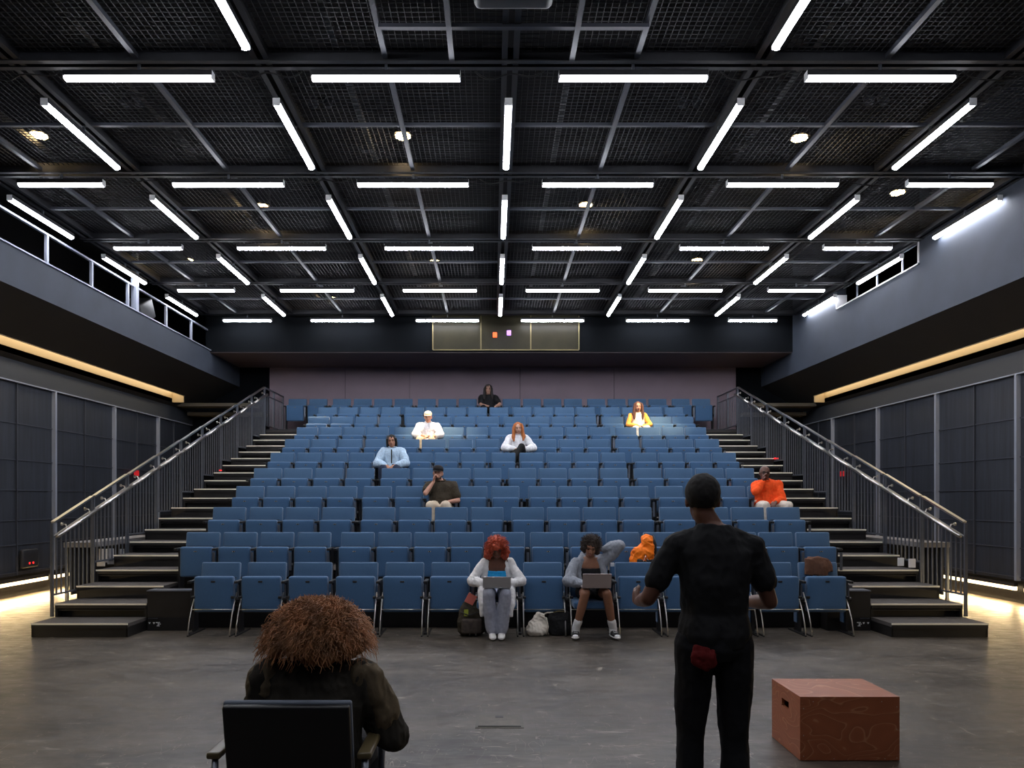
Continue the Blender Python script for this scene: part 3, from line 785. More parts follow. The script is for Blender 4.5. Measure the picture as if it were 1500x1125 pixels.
def head_geo(mb, H, k=1.0):
    R = H.to_3x3(); g = lambda x,y,z: H @ V((x*k,y*k,z*k))
    mb.ell(g(0,.012,.022), (.074*k,.094*k,.094*k), R, 24, 16)
    mb.ell(g(0,-.020,-.030), (.060*k,.068*k,.085*k), R, 20, 14)
    mb.ell(g(0,-.050,-.088), (.030*k,.028*k,.026*k), R)
    mb.ell(g(-.030,-.056,-.030), (.024*k,.020*k,.022*k), R); mb.ell(g(.030,-.056,-.030), (.024*k,.020*k,.022*k), R)
    mb.ell(g(0,-.074,.026), (.050*k,.016*k,.012*k), R)
    mb.cap(g(0,-.082,.010), g(0,-.104,-.030), .008*k, .013*k, 10)
    mb.ell(g(-.011,-.094,-.034), (.009*k,.010*k,.008*k), R); mb.ell(g(.011,-.094,-.034), (.009*k,.010*k,.008*k), R)
    mb.ell(g(0,-.083,-.060), (.022*k,.012*k,.012*k), R)
    for s_ in (-1,1): mb.ell(g(s_*.076,.012,-.008), (.010*k,.018*k,.030*k), R)

def face(H, body, k=1.0, brow=None, lip=None, closed=False):
    R = H.to_3x3(); g = lambda x,y,z: H @ V((x*k,y*k,z*k))
    for s_ in (-1,1):
        m = MB(); m.ell(g(s_*.031,-.078,.006), (.014*k,.008*k,(.003 if closed else .006)*k), R, 12, 8); m.build('eye', M['eye'], body, True)
        m = MB(); m.tube([g(s_*.014,-.088,.028), g(s_*.032,-.088,.033), g(s_*.050,-.076,.027)], [.004*k,.0048*k,.003*k], 6); m.build('eyebrow', brow or M['brow'], body, True)
    m = MB(); m.ell(g(0,-.093,-.058), (.021*k,.006*k,.0035*k), R, 12, 8); m.ell(g(0,-.091,-.065), (.017*k,.006*k,.0045*k), R, 12, 8)
    m.build('mouth', lip or M['lip'], body, True)

def hair_cap(mb, H, k=1.0, grow=.012, low=0.0):
    R = H.to_3x3(); g = lambda x,y,z: H @ V((x*k,y*k,z*k))
    mb.ell(g(0,.026,.036), ((.078+grow)*k,(.090+grow)*k,(.088+grow)*k), R, 24, 16)
    if low: mb.ell(g(0,.040,-.02), ((.074+grow)*k,(.070+grow)*k,(.085+low)*k), R, 24, 16)

def curls(mb, c, rx, ry, rz, n, R_, ln, coil=.012, seed=1, zmin=-.75, n_r=3, face_dir=None, th=.0022, droop=.3, turns=2.5, pts=12):
    rnd = random.Random(seed); c = V(c)
    for i in range(n):
        while True:
            d = V((rnd.gauss(0,1), rnd.gauss(0,1), rnd.gauss(0,1))).normalized()
            if d.z > zmin and (face_dir is None or d.dot(face_dir) < .72 or d.z > .5): break
        s0 = rnd.uniform(.70,.9); p0 = c + V((d.x*rx, d.y*ry, d.z*rz))*s0
        dd = V((d.x, d.y, d.z*.8 - droop)).normalized(); u = dd.orthogonal().normalized(); w_ = dd.cross(u)
        L = ln*rnd.uniform(.6,1.2); ph = rnd.uniform(0,6.28); tn = turns*rnd.uniform(.7,1.3); P = []
        for j in range(pts):
            t = j/(pts-1); a = ph + tn*6.283*t
            P.append(p0 + dd*L*t + V((0,0,-1))*droop*.4*L*t*t + (u*math.cos(a)+w_*math.sin(a))*coil*(.3+.7*t))
        mb.tube(P, th, n_r, cap=False)

def R3(rz): return Matrix.Rotation(rz, 3, 'Z')

def person(name_lbl, loc, sp, facing=0):
    """joints in metres in the person's frame: faces -Y, x to the viewer's right, origin on the floor below the hips"""
    r = empty('person', loc, facing, name_lbl, 'person')
    hip = V(sp['hip']); ch = V(sp['chest']); nk = V(sp['neck']); hd = V(sp['head']); k = sp.get('hk', 1.02)
    sw = sp.get('sw', .175); vox = sp.get('vox', .009); bulk = sp.get('bulk', 1.0)
    right = V(sp.get('right', (1,0,0))).normalized()
    b = MB()
    up = (nk - ch).normalized()
    def torso(mb, g=0.0, top=True, z0=-.06, wf=1.0):
        secs = [(hip+V((0,0,z0)), (.150+g)*bulk*wf, .095+g), (hip+V((0,0,.04)), (.165+g)*bulk*wf, .105+g), (hip.lerp(ch,.5), (.140+g)*bulk*wf, (.096+g)*(1+(bulk-1)*1.5)),
                (ch, (.158+g)*bulk*wf, .110+g), (ch.lerp(nk,.50), (sw*.90+g)*wf, .100+g)]
        if top: secs += [(ch.lerp(nk,.72), (sw*.74+g)*wf, .082+g), (ch.lerp(nk,.88), (sw*.46+g)*wf, .066+g*.8), (nk-up*.005, (.062+g)*wf, .056+g*.6)]
        mb.loft(secs, right)
    torso(b)
    sh = {}
    for s_ in (-1,1):
        key = 'L' if s_ < 0 else 'R'
        sh[key] = ch.lerp(nk,.62) + right*s_*sw*.97 + V(sp.get('shd'+key, (0,0,0)))
        b.cap(ch.lerp(nk,.78)+right*s_*.05, sh[key], .040, .048)
    H = head_frame(hd, *sp.get('rot', (0,0,0)))
    b.cap(nk-up*.03, H @ V((0,.018,-.06)), .056*k, .052*k)
    head_geo(b, H, k)
    J = {}
    for key, s_ in (('L',-1),('R',1)):
        w0 = V(sp['hand'+key]); el, wr = ik(sh[key], w0, .275, .245, sp.get('elb'+key, (s_*.6,.5,-.6)))
        J['el'+key] = el; J['wr'+key] = wr
        ab = sp.get('arm', 1.0)
        b.chain([sh[key], sh[key].lerp(el,.5), el], [.050*ab,.043*ab,.037*ab]); b.chain([el, el.lerp(wr,.35), wr], [.037*ab,.037*ab,.024])
        hdv = V(sp.get('hd'+key, tuple((wr-el).normalized()))); hand(b, wr, hdv, sp.get('hn'+key, (0,0,-1)), sp.get('ts'+key, 1), sp.get('curl'+key, .4), k)
        kn = V(sp['knee'+key]); an = V(sp['ank'+key]); hp = hip + right*s_*.088 + V((0,0,-.01))
        b.chain([hp, hp.lerp(kn,.5), kn], [.085,.072,.054]); b.chain([kn, kn.lerp(an,.35), an], [.054,.054,.036])
        td = V(sp.get('toe'+key, (0,-1,0))).normalized(); b.cap(an+V((0,0,-.03)), an+td*.13+V((0,0,-.05)), .033, .024)
        J['kn'+key] = kn; J['an'+key] = an; J['hp'+key] = hp; J['td'+key] = td
    body = remesh(b, 'body', sp['skin'], r, vox, smooth=2)
    face(H, body, k, sp.get('brow'), sp.get('lip'), sp.get('closed', False))
    J.update(H=H, hip=hip, ch=ch, nk=nk, sh=sh, right=right, torso=torso, body=body, root=r, k=k, sw=sw, up=up, sp=sp, vox=vox, bulk=bulk)
    return J

def top_garment(J, material, g=.013, sleeve='long', name='shirt', disp=.010, loose=.012, collar=True, wf=1.0, seed=0, z0=-.05, open_front=False, gs=None):
    b = MB(); gs = gs or g
    J['torso'](b, g, True, z0, wf)
    for s_, key in ((-1,'L'),(1,'R')):
        sh, el, wr = J['sh'][key], J['el'+key], J['wr'+key]
        b.cap(J['ch'].lerp(J['nk'],.78)+J['right']*s_*.05, sh, .038+g, .046+g)
        if sleeve == 'long':
            b.chain([sh, sh.lerp(el,.5), el], [.050+gs+loose*.3,.042+gs+loose*.5,.038+gs+loose*.6]); b.chain([el, el.lerp(wr,.5), el.lerp(wr,.90)], [.038+gs+loose*.6,.034+gs+loose*.6,.027+gs])
        elif sleeve == 'short':
            b.chain([sh, sh.lerp(el,.4), sh.lerp(el,.66)], [.050+gs+loose*.2,.047+gs+loose*.5,.044+gs+loose*.7])
        elif sleeve == 'elbow':
            b.chain([sh, sh.lerp(el,.5), el, el.lerp(wr,.35)], [.050+gs+loose*.3,.043+gs+loose*.6,.040+gs+loose*.8,.040+gs])
    o = remesh(b, name, material, J['root'], J['vox'], disp, 13, 3, seed, (1,1,.55))
    if collar:
        c = MB(); H = J['H']; nk = J['nk']; u = J['up']
        P = []
        for i in range(17):
            a = math.pi*2*i/16 - math.pi/2
            P.append(nk + J['right']*math.cos(a)*.070 + J['right'].cross(u)*math.sin(a)*-.062 + u*(.012+.012*math.sin(a)))
        c.tube(P, .014, 8, False); c.build('collar', material, o, True)
    return o

def bottom_garment(J, material, g=.012, flare=0.0, upto=.93, name='trousers', disp=.010, seed=3, short=False):
    b = MB(); hip = J['hip']
    b.loft([(hip+V((0,0,-.075)), .14*J['bulk'], .10), (hip+V((0,0,-.03)), .168*J['bulk']+g, .115+g), (hip+V((0,0,.07)), .160*J['bulk']+g, .105+g), (hip+V((0,0,.10)), .150*J['bulk']+g, .100+g)], J['right'])
    for key in 'LR':
        hp, kn, an = J['hp'+key], J['kn'+key], J['an'+key]
        if short: b.chain([hp, hp.lerp(kn,.5)], [.090+g,.078+g]); continue
        b.chain([hp, hp.lerp(kn,.5), kn], [.090+g,.077+g,.060+g]); e = kn.lerp(an,upto)
        b.chain([kn, kn.lerp(an,.5), e], [.060+g,.056+g+flare*.5,.046+g+flare])
    return remesh(b, name, material, J['root'], J['vox'], disp, 11, 3, seed, (1,1,.6))

def shoes(J, material, sole=None, size=1.0, high=False):
    for key in 'LR':
        an, td = J['an'+key], J['td'+key]; lat = td.cross(V((0,0,1)))
        base = V((an.x, an.y, an.z-.075)); b = MB()
        b.loft([(base-td*.055+V((0,0,.035)), .022, .026), (base-td*.04+V((0,0,.04)), .036, .038), (base+V((0,0,.045)), .038, .044), (base+td*.07+V((0,0,.034)), .043, .032), (base+td*.14+V((0,0,.026)), .042, .024), (base+td*.185+V((0,0,.020)), .024, .016)], lat, n=16)
        if high: b.cap(base+V((0,0,.05)), an+V((0,0,.02)), .046, .047)
        o = remesh(b, 'shoe', material, J['root'], .006, 0, smooth=2)
        if sole:
            s_ = MB(); s_.loft([(base-td*.062+V((0,0,.012)), .022, .012), (base-td*.045+V((0,0,.012)), .040, .012), (base+td*.06+V((0,0,.012)), .046, .012), (base+td*.15+V((0,0,.014)), .046, .014), (base+td*.195+V((0,0,.016)), .028, .014)], lat, n=12)
            s_.build('sole', sole, o, True)
            t = MB()
            for i in range(5):
                q = base+td*(.045+.022*i)+V((0,0,.083-.012*i)); t.tube([q-lat*.022, q+V((0,0,.004)), q+lat*.022], .0035, 6)
            t.ell(base+td*.165+V((0,0,.03)), (.036,.03,.020)); t.build('laces', M['white'], o, True)

def stool_pose(**kw):
    """relaxed audience pose in a tip-up seat (floor at z=0, seat top 0.43)"""
    d = dict(hip=(0,-.17,.525), chest=(0,-.135,.74), neck=(0,-.165,.945), head=(0,-.20,1.065), rot=(4,0,0),
             handL=(-.10,-.44,.60), handR=(.10,-.44,.60), kneeL=(-.13,-.58,.53), kneeR=(.13,-.58,.53),
             ankL=(-.12,-.55,.09), ankR=(.12,-.55,.09), elbL=(-.7,.3,-.6), elbR=(.7,.3,-.6), hnL=(0,0,-1), hnR=(0,0,-1), tsL=1, tsR=-1, vox=.0105)
    d.update(kw); return d
def at_seat(k, i, dx=0): p = SEATPOS[(k, i)]; return (p.x+dx, p.y, p.z)

# --- front row: woman with red curly hair and laptop
brown = skin('deep_brown', (.13,.055,.034)); 
J = person('person with red curly hair and white cardigan typing in the front row', at_seat(1,6), dict(
    hip=(0,-.20,.525), chest=(0,-.20,.76), neck=(0,-.27,.945), head=(0,-.335,1.045), rot=(28,0,0), skin=brown, hk=.93, sw=.160, arm=.82,
    handL=(-.10,-.47,.635), handR=(.10,-.47,.635), elbL=(-1,.1,-.6), elbR=(1,.1,-.6), hdL=(.3,-.9,0), hdR=(-.3,-.9,0), tsL=1, tsR=-1, curlL=.35, curlR=.35,
    kneeL=(-.095,-.60,.545), kneeR=(.095,-.60,.545), ankL=(-.055,-.50,.085), ankR=(.060,-.50,.085), toeL=(.05,-1,0), toeR=(-.05,-1,0), vox=.007))
t = MB(); J['torso'](t, .008, False, .0); 
tp = remesh(MB().loft([(J['hip']+V((0,0,.05)), .165,.115), (J['hip'].lerp(J['ch'],.5), .150,.108), (J['ch'], .166,.122), (J['ch'].lerp(J['nk'],.28), .160,.116)], (1,0,0)), 'bandeau_top', cloth('blue', (.03,.36,.72)), J['root'], .007, .006, 20)
white_knit = cloth('white_knit', (.70,.69,.69))
# open cardigan: left and right halves with sleeves, and skirts falling beside the thighs
c = MB(); ri = J['right']
for s_, key in ((-1,'L'),(1,'R')):
    sh, el, wr = J['sh'][key], J['el'+key], J['wr'+key]
    c.chain([sh+V((0,0,.004)), sh.lerp(el,.5), el], [.058,.056,.062]); c.chain([el, el.lerp(wr,.6), el.lerp(wr,.95)], [.062,.052,.034])
    c.loft([(V((s_*.095,-.235,.925)), .045,.062), (V((s_*.125,-.20,.84)), .055,.115), (V((s_*.135,-.17,.74)), .052,.135), (V((s_*.145,-.17,.62)), .050,.140), (V((s_*.185,-.22,.52)), .045,.150)], (1,0,0))
    c.loft([(V((s_*.165,-.26,.58)), .045,.12), (V((s_*.175,-.46,.50)), .050,.10), (V((s_*.178,-.53,.40)), .035,.07), (V((s_*.165,-.54,.27)), .022,.05)], (1,0,0))
c.loft([(V((0,-.10,.93)), .15,.035), (V((0,-.06,.8)), .17,.04), (V((0,-.055,.6)), .18,.04)], (1,0,0))
c.loft([(V((0,-.50,.42)), .04,.02), (V((.01,-.49,.30)), .045,.02), (V((.02,-.49,.20)), .03,.015)], (1,0,0))
remesh(c, 'cardigan', white_knit, J['root'], .008, .016, 14, 3, 4, (1,1,.5))
bottom_garment(J, cloth('pale_denim', (.36,.38,.46)), .010, .022, .93, disp=.012)
shoes(J, M['shoe_w'])
hm = mat('red_hair', (.42,.060,.020), .6, var=.35, scale=40)
h = MB(); H = J['H']; hc = H @ V((0,.025,.035)); R = H.to_3x3()
h.ell(hc, (.105,.105,.115), R); 
for s_ in (-1,1): h.ell(H @ V((s_*.095,.015,-.065)), (.055,.07,.085), R)
h.ell(H @ V((0,.07,-.04)), (.09,.06,.09), R)
hr = remesh(h, 'hair', hm, J['root'], .010, .030, 30, 1, 2)
cu = MB(); curls(cu, hc+V((0,.0,-.015)), .125,.115,.125, 520, None, .050, .010, 3, -.75, 3, V((0,-1,-.3)).normalized(), .0028, .3, 2.2, 10); cu.build('curls', hm, hr, True)

def laptop(loc, rz, label, col, w=.33, open_=104, screen_h=.21):
    t = empty('laptop', loc, rz, label, 'laptop')
    mm = mat('laptop_'+label[:6], col, .35, .6)
    MB().rbox((0,0,.008), (w/2,.11,.008), .006).build('base', mm, t)
    MB().box(-w/2+.03,w/2-.03,-.02,.085,.0165,.0175).build('keyboard', M['blackp'], t)
    # the lid stands on the far (camera) edge and tilts away from the reader
    Mx = Matrix.Translation((0,-.11,.014)) @ Matrix.Rotation(math.radians(open_-90), 4, 'X')
    ld = MB().rbox((0,0,screen_h/2), (w/2,.004,screen_h/2), .004, Mx).build('lid', mm, t)
    MB().obox(Mx, -w/2+.012, w/2-.012, .0042, .0052, .012, screen_h-.01).build('display', mat('screen_'+label[:6], (.3,.3,.32), .3, emit=(.8,.85,1), estr=.25), ld)
    return t
p = at_seat(1,6); laptop((p[0], p[1]-.545, .612), 0, 'open grey laptop on the lap of the red haired person, lid towards the camera', (.50,.50,.52), .325, 112, .135)

# --- front row: hoodie and laptop
tan = skin('brown', (.27,.125,.075))
J = person('person in grey hoodie and black top with a laptop, hand raised to dark curly hair', at_seat(1,8), dict(
    hip=(0,-.20,.525), chest=(-.01,-.17,.76), neck=(-.01,-.235,.95), head=(-.01,-.30,1.06), rot=(20,-6,6), skin=tan, hk=.95, sw=.170, arm=.85,
    handL=(-.09,-.49,.64), handR=(.10,-.22,1.03), elbL=(-1,.2,-.5), elbR=(1,-.1,.0), hdL=(.7,-.6,0), hdR=(-.3,-.1,.6), hnR=(-1,-.2,0), tsL=1, tsR=1, curlL=.35, curlR=.5,
    kneeL=(-.115,-.60,.545), kneeR=(.135,-.60,.545), ankL=(-.21,-.47,.095), ankR=(.23,-.47,.095), toeL=(-.15,-1,0), toeR=(.15,-1,0), vox=.007))
gh = cloth('grey_jersey', (.27,.29,.33))
remesh(MB().loft([(J['hip']+V((0,0,-.02)), .165,.115), (J['hip'].lerp(J['ch'],.5), .150,.108), (J['ch'], .166,.122), (J['ch'].lerp(J['nk'],.42), .150,.112)], (1,0,0)), 'black_top', cloth('black_knit', (.02,.02,.022)), J['root'], .007, .006, 20)
c = MB()
for s_, key in ((-1,'L'),(1,'R')):
    sh, el, wr = J['sh'][key], J['el'+key], J['wr'+key]
    c.chain([sh, sh.lerp(el,.5), el], [.068,.068,.072]); c.chain([el, el.lerp(wr,.5), el.lerp(wr,.80)], [.072,.060,.042])
    c.loft([(V((s_*.09,-.215,.945)), .045,.060), (V((s_*.125,-.17,.86)), .062,.115), (V((s_*.145,-.15,.75)), .058,.135), (V((s_*.15,-.15,.60)), .055,.140)], (1,0,0))
c.ell((0,-.09,.955), (.125,.055,.055)); c.loft([(V((0,-.08,.93)), .15,.045), (V((0,-.06,.8)), .17,.045), (V((0,-.055,.6)), .18,.045)], (1,0,0))
remesh(c, 'hoodie', gh, J['root'], .008, .018, 12, 3, 6, (1,1,.6))
bottom_garment(J, cloth('black_shorts', (.016,.016,.018)), .008, short=True, name='shorts')
ck = mat('black_canvas', (.022,.021,.022), .8)
shoes(J, ck, M['shoe_w'], high=False)
for key in 'LR':
    an, kn = J['an'+key], J['kn'+key]; remesh(MB().chain([an+V((0,0,-.03)), an+V((0,0,.03)), an.lerp(kn,.24)], [.046,.047,.052]), 'sock', M['white'], J['root'], .006, .003, 60)
hm2 = mat('dark_curly_hair', (.035,.022,.016), .7, var=.4, scale=40)
H = J['H']; R = H.to_3x3(); hc = H @ V((0,.03,.045)); h = MB(); h.ell(hc, (.100,.10,.10), R); 
for s_ in (-1,1): h.ell(H @ V((s_*.08,.03,-.02)), (.038,.06,.07), R)
hr = remesh(h, 'hair', hm2, J['root'], .010, .026, 32, 1, 9)
cu = MB(); curls(cu, hc, .115,.11,.108, 420, None, .040, .009, 5, -.45, 3, V((0,-1,-.3)).normalized(), .0024, .15, 2.0, 10); cu.build('curls', hm2, hr, True)
p = at_seat(1,8); laptop((p[0]+.01, p[1]-.545, .612), 0, 'open taupe laptop on bare knees of the person in the grey hoodie', (.48,.40,.38), .335, 106, .165)

# --- fourth row, black cap, dark shirt, chin on fist
fair = skin('fair', (.52,.27,.19)); fair2 = skin('pale', (.60,.36,.27))
def cap_hat(J, material, badge=None, back=False):
    H = J['H']; k = J['k']; R = H.to_3x3(); g = lambda x,y,z: H @ V((x*k,y*k,z*k)); b = MB()
    b.loft([(g(0,.010,.040), .084*k,.104*k), (g(0,.012,.075), .083*k,.102*k), (g(0,.016,.105), .070*k,.086*k), (g(0,.018,.124), .045*k,.055*k), (g(0,.018,.130), .012*k,.014*k)], R @ V((1,0,0)), n=24, p=2)
    o = b.build('cap', material, J['root'], True)
    v = MB(); nr = 9; vs = []; fs = []
    for t in (0,1):
        for zz in (0, .004):
            for i in range(nr):
                a = math.pi*(i/(nr-1)); rr = 1.0 if t == 0 else 1.0
                x = -.074*math.cos(a); y = -.075 - (.0 if t == 0 else .070*math.sin(a)); vs.append(g(x, y-(0 if t else 0), .046+zz-(.016*math.sin(a) if t else 0)))
    n = nr
    for i in range(n-1):
        fs += [(i,i+1,2*n+i+1,2*n+i),(n+i,3*n+i,3*n+i+1,n+i+1),(2*n+i,2*n+i+1,3*n+i+1,3*n+i)]
    v.add(vs, fs); v.build('visor', material, o, True); return o
J = person('person in black cap and dark short sleeved shirt resting cheek on fist, fourth row', at_seat(4,6), stool_pose(
    skin=fair, chest=(.015,-.14,.75), neck=(0,-.165,.94), head=(-.045,-.205,1.06), rot=(2,-6,5), bulk=1.18, sw=.195,
    handL=(-.105,-.30,.925), elbL=(-.6,-.7,-1), hdL=(.15,0,1), hnL=(1,-.2,0), tsL=-1, curlL=1.1, handR=(.12,-.42,.60), hdR=(-.4,-.8,-.1), kneeL=(-.14,-.58,.545), kneeR=(.10,-.58,.545), arm=1.05))
dk = cloth('olive_black', (.050,.040,.028), var=.35, scale=60)
top_garment(J, dk, .020, 'short', disp=.012, loose=.016, seed=1); bottom_garment(J, cloth('cream', (.62,.52,.40)), .012); shoes(J, M['shoe_w'])
cap_hat(J, cloth('black_cap', (.022,.020,.020)))
H = J['H']; b = MB(); R = H.to_3x3()
b.ell(H @ V((0,-.048,-.083)), (.042,.042,.034), R); b.ell(H @ V((-.045,-.015,-.06)), (.022,.04,.04), R); b.ell(H @ V((.045,-.015,-.06)), (.022,.04,.04), R); b.ell(H @ V((0,.05,.0)), (.078,.06,.07), R)
remesh(b, 'beard', mat('beard', (.05,.03,.022), .8), J['root'], .007, .006, 60)

# --- fourth row right end, orange shirt, glasses
dkb = skin('dark_brown', (.12,.055,.038))
J = person('person in bright orange shirt and glasses, cheek on hand, fourth row right end', at_seat(4,16), stool_pose(
    skin=dkb, chest=(.03,-.14,.755), neck=(.01,-.165,.945), head=(-.035,-.205,1.06), rot=(4,-8,4), bulk=1.1, sw=.185,
    handL=(-.095,-.29,.925), elbL=(-.9,-.6,-1), hdL=(.1,0,1), hnL=(1,-.1,0), tsL=-1, curlL=.6, handR=(.05,-.45,.60), hdR=(-.6,-.7,-.3), kneeL=(-.17,-.58,.545), kneeR=(.20,-.56,.545)))
top_garment(J, cloth('orange', (.90,.095,.018)), .020, 'long', disp=.016, loose=.016, seed=5); bottom_garment(J, cloth('stone', (.66,.58,.50)), .014); shoes(J, M['shoe_k'])
H = J['H']; b = MB(); R = H.to_3x3(); hair_cap(b, H, .97, .001)
remesh(b, 'hair', mat('short_grey_hair', (.11,.09,.085), .9), J['root'], .008, .002, 80)
gl = MB()
for s_ in (-1,1):
    P = [H @ V((s_*.032+.022*math.cos(a), -.092, .006+.015*math.sin(a))) for a in [math.pi*2*i/12 for i in range(13)]]
    gl.tube(P, .0028, 6, False); gl.tube([H @ V((s_*.054,-.09,.01)), H @ V((s_*.078,0,.008))], .0025, 6)
gl.tube([H @ V((-.010,-.094,.008)), H @ V((.010,-.094,.008))], .0028, 6); gl.build('glasses', M['blackp'], J['root'], True)
tag(MB().cyl(tuple(J['wrR'].lerp(J['elR'],.12)), tuple(J['wrR'].lerp(J['elR'],.2)), .036).build('wristwatch', M['blackp'], J['root']))

# --- sixth row, pale denim shirt, dark bob
J = person('person in pale blue denim shirt with chin length dark hair, sixth row left', at_seat(6,4), stool_pose(
    skin=skin('tan', (.40,.19,.115)), head=(-.01,-.20,1.055), rot=(2,4,-4), sw=.18, handL=(-.09,-.42,.60), handR=(.09,-.44,.60), elbL=(-1,.2,-.5), elbR=(1,.2,-.5), hdL=(.4,-.8,-.2), hdR=(-.4,-.8,-.2)))
top_garment(J, cloth('pale_denim_shirt', (.46,.60,.74), var=.10), .024, 'long', disp=.018, loose=.022, seed=7); bottom_garment(J, cloth('dark_jeans', (.03,.04,.07)), .012); shoes(J, M['shoe_k'])
H = J['H']; R = H.to_3x3(); b = MB(); hair_cap(b, H, 1, .010)
b.loft([(H @ V((-.075,.0,.06)), .022,.05), (H @ V((-.085,+.015,-.02)), .022,.045), (H @ V((-.085,.010,-.095)), .018,.042)], R @ V((1,0,0)))
b.loft([(H @ V((.075,.0,.06)), .022,.05), (H @ V((.085,+.015,-.02)), .022,.045), (H @ V((.085,.010,-.095)), .018,.042)], R @ V((1,0,0)))
b.ell(H @ V((0,.06,-.03)), (.085,.05,.09), R)
remesh(b, 'hair', mat('black_hair', (.010,.008,.007), .8), J['root'], .008, .010, 30, 2, 2, (1,1,.2))
MB().rbox((0,-.285,.77), (.010,.006,.13), .004).build('button_placket', cloth('black_tee', (.02,.02,.02)), J['root'])

# --- seventh row, long red-blond hair, white blouse, legs crossed
J = person('person with long red-blond hair, white blouse and crossed black legs, seventh row middle', at_seat(7,8), stool_pose(
    skin=fair2, head=(.01,-.215,1.055), rot=(8,4,-4), sw=.165, arm=.85, hk=.95, handL=(-.06,-.44,.63), handR=(.12,-.40,.62), elbL=(-1,.2,-.4), elbR=(1,.2,-.4), hdL=(.8,-.4,0), hdR=(-.7,-.5,0),
    kneeL=(-.02,-.60,.56), kneeR=(.06,-.62,.66), ankL=(.05,-.55,.09), ankR=(-.16,-.72,.30), toeR=(-.3,-.9,-.2)))
top_garment(J, cloth('white_blouse', (.78,.78,.80)), .018, 'long', disp=.016, loose=.026, seed=3, collar=True); bottom_garment(J, cloth('black_tights', (.02,.02,.02)), .006, upto=1.0); shoes(J, M['shoe_k'])
def long_hair(J, col, name, side_fall=((-.082,.0),(.082,.0)), length=.24, col2=None, front=True):
    H = J['H']; R = H.to_3x3(); b = MB(); hair_cap(b, H, J['k'], .008)
    for (sx, sy) in side_fall:
        p0 = H @ V((sx*.75,.0,.085)); p1 = H @ V((sx*1.08,-.005,.01)); p2 = H @ V((sx*1.10,-.01,-.09)); p3 = p2 + V((sx*.12,-.015-.02,-length*.45)); p4 = p2 + V((sx*.05,-.055,-length))
        b.loft([(p0,.025,.05),(p1,.026,.058),(p2,.030,.055),(p3,.036,.035),(p4,.018,.016)], (1,0,0), p=2)
    b.loft([(H @ V((0,.07,.05)), .08,.04), (H @ V((0,.085,-.06)), .09,.04), (H @ V((0,.07,-.17)), .09,.025)], (1,0,0), p=2)
    return remesh(b, 'hair', mat(name, col, .75, var=.4, scale=50, stretch=(1,1,.12)), J['root'], .008, .012, 40, 2, 3, (1,1,.12))
long_hair(J, (.46,.14,.035), 'red_blond_hair', length=.17)

# --- eighth row, white cap and white shirt
J = person('older person in cream cap and white shirt with forearms on lap, eighth row left', at_seat(8,5), stool_pose(
    skin=skin('rosy', (.62,.30,.19)), chest=(0,-.16,.745), neck=(0,-.20,.935), head=(.0,-.25,1.045), rot=(8,0,0), bulk=1.08, sw=.19, handL=(-.03,-.47,.62), handR=(.06,-.47,.60), elbL=(-1,-.1,-.3), elbR=(1,-.1,-.3), hdL=(.9,-.3,.1), hdR=(-.8,-.4,0), kneeL=(-.15,-.58,.545), kneeR=(.10,-.58,.545)))
top_garment(J, cloth('white_shirt', (.80,.80,.82)), .022, 'elbow', disp=.016, loose=.026, seed=8); bottom_garment(J, cloth('khaki', (.60,.50,.34)), .014); shoes(J, M['shoe_w'])
cap_hat(J, cloth('cream_cap', (.72,.66,.48)))

# --- ninth row, cream top with yellow sleeves
J = person('person with long brown hair in cream top with yellow sleeves, ninth row right', at_seat(9,13), stool_pose(
    skin=skin('peach', (.58,.30,.20)), head=(.0,-.20,1.055), rot=(4,0,0), sw=.16, arm=.82, hk=.94, handL=(-.04,-.42,.60), handR=(.06,-.42,.60), elbL=(-1,.1,-.4), elbR=(1,.1,-.5), hdL=(.7,-.5,0), hdR=(-.7,-.5,0)))
cr = cloth('cream_top', (.80,.74,.60))
b = MB(); J['torso'](b, .012, True, -.03); tpo = remesh(b, 'top', cr, J['root'], J['vox'], .010, 14, 3, 4)
b = MB()
for key in 'LR':
    sh, el, wr = J['sh'][key], J['el'+key], J['wr'+key]; b.chain([sh, sh.lerp(el,.5), el], [.060,.056,.050]); b.chain([el, el.lerp(wr,.5), el.lerp(wr,.93)], [.050,.044,.034])
remesh(b, 'sleeves', cloth('yellow_sleeve', (.80,.34,.07)), tpo, J['vox'], .010, 14, 3, 4)
bottom_garment(J, cloth('light_jeans', (.50,.52,.52)), .012); shoes(J, M['shoe_w'])
long_hair(J, (.09,.035,.02), 'long_brown_hair', length=.20)

# --- back row, dark clothes, long black hair
J = person('person in black short sleeved top with long black hair leaning forward in the back row', at_seat(11,9), stool_pose(
    skin=skin('olive', (.42,.24,.17)), chest=(0,-.17,.75), neck=(0,-.21,.94), head=(.0,-.26,1.06), rot=(6,0,0), bulk=1.1, sw=.185, handL=(.02,-.50,.60), handR=(.14,-.52,.57), elbL=(-1,.1,-.3), elbR=(1,.1,-.3), hdL=(.7,-.5,-.1), hdR=(-.3,-.8,-.3), kneeL=(-.12,-.58,.56), kneeR=(.08,-.58,.56)))
top_garment(J, cloth('black_top', (.015,.015,.017)), .018, 'short', disp=.012, loose=.016, seed=2, collar=False); bottom_garment(J, cloth('black_trousers', (.014,.014,.016)), .012); shoes(J, M['shoe_k'])
long_hair(J, (.012,.009,.009), 'long_black_hair', length=.16)

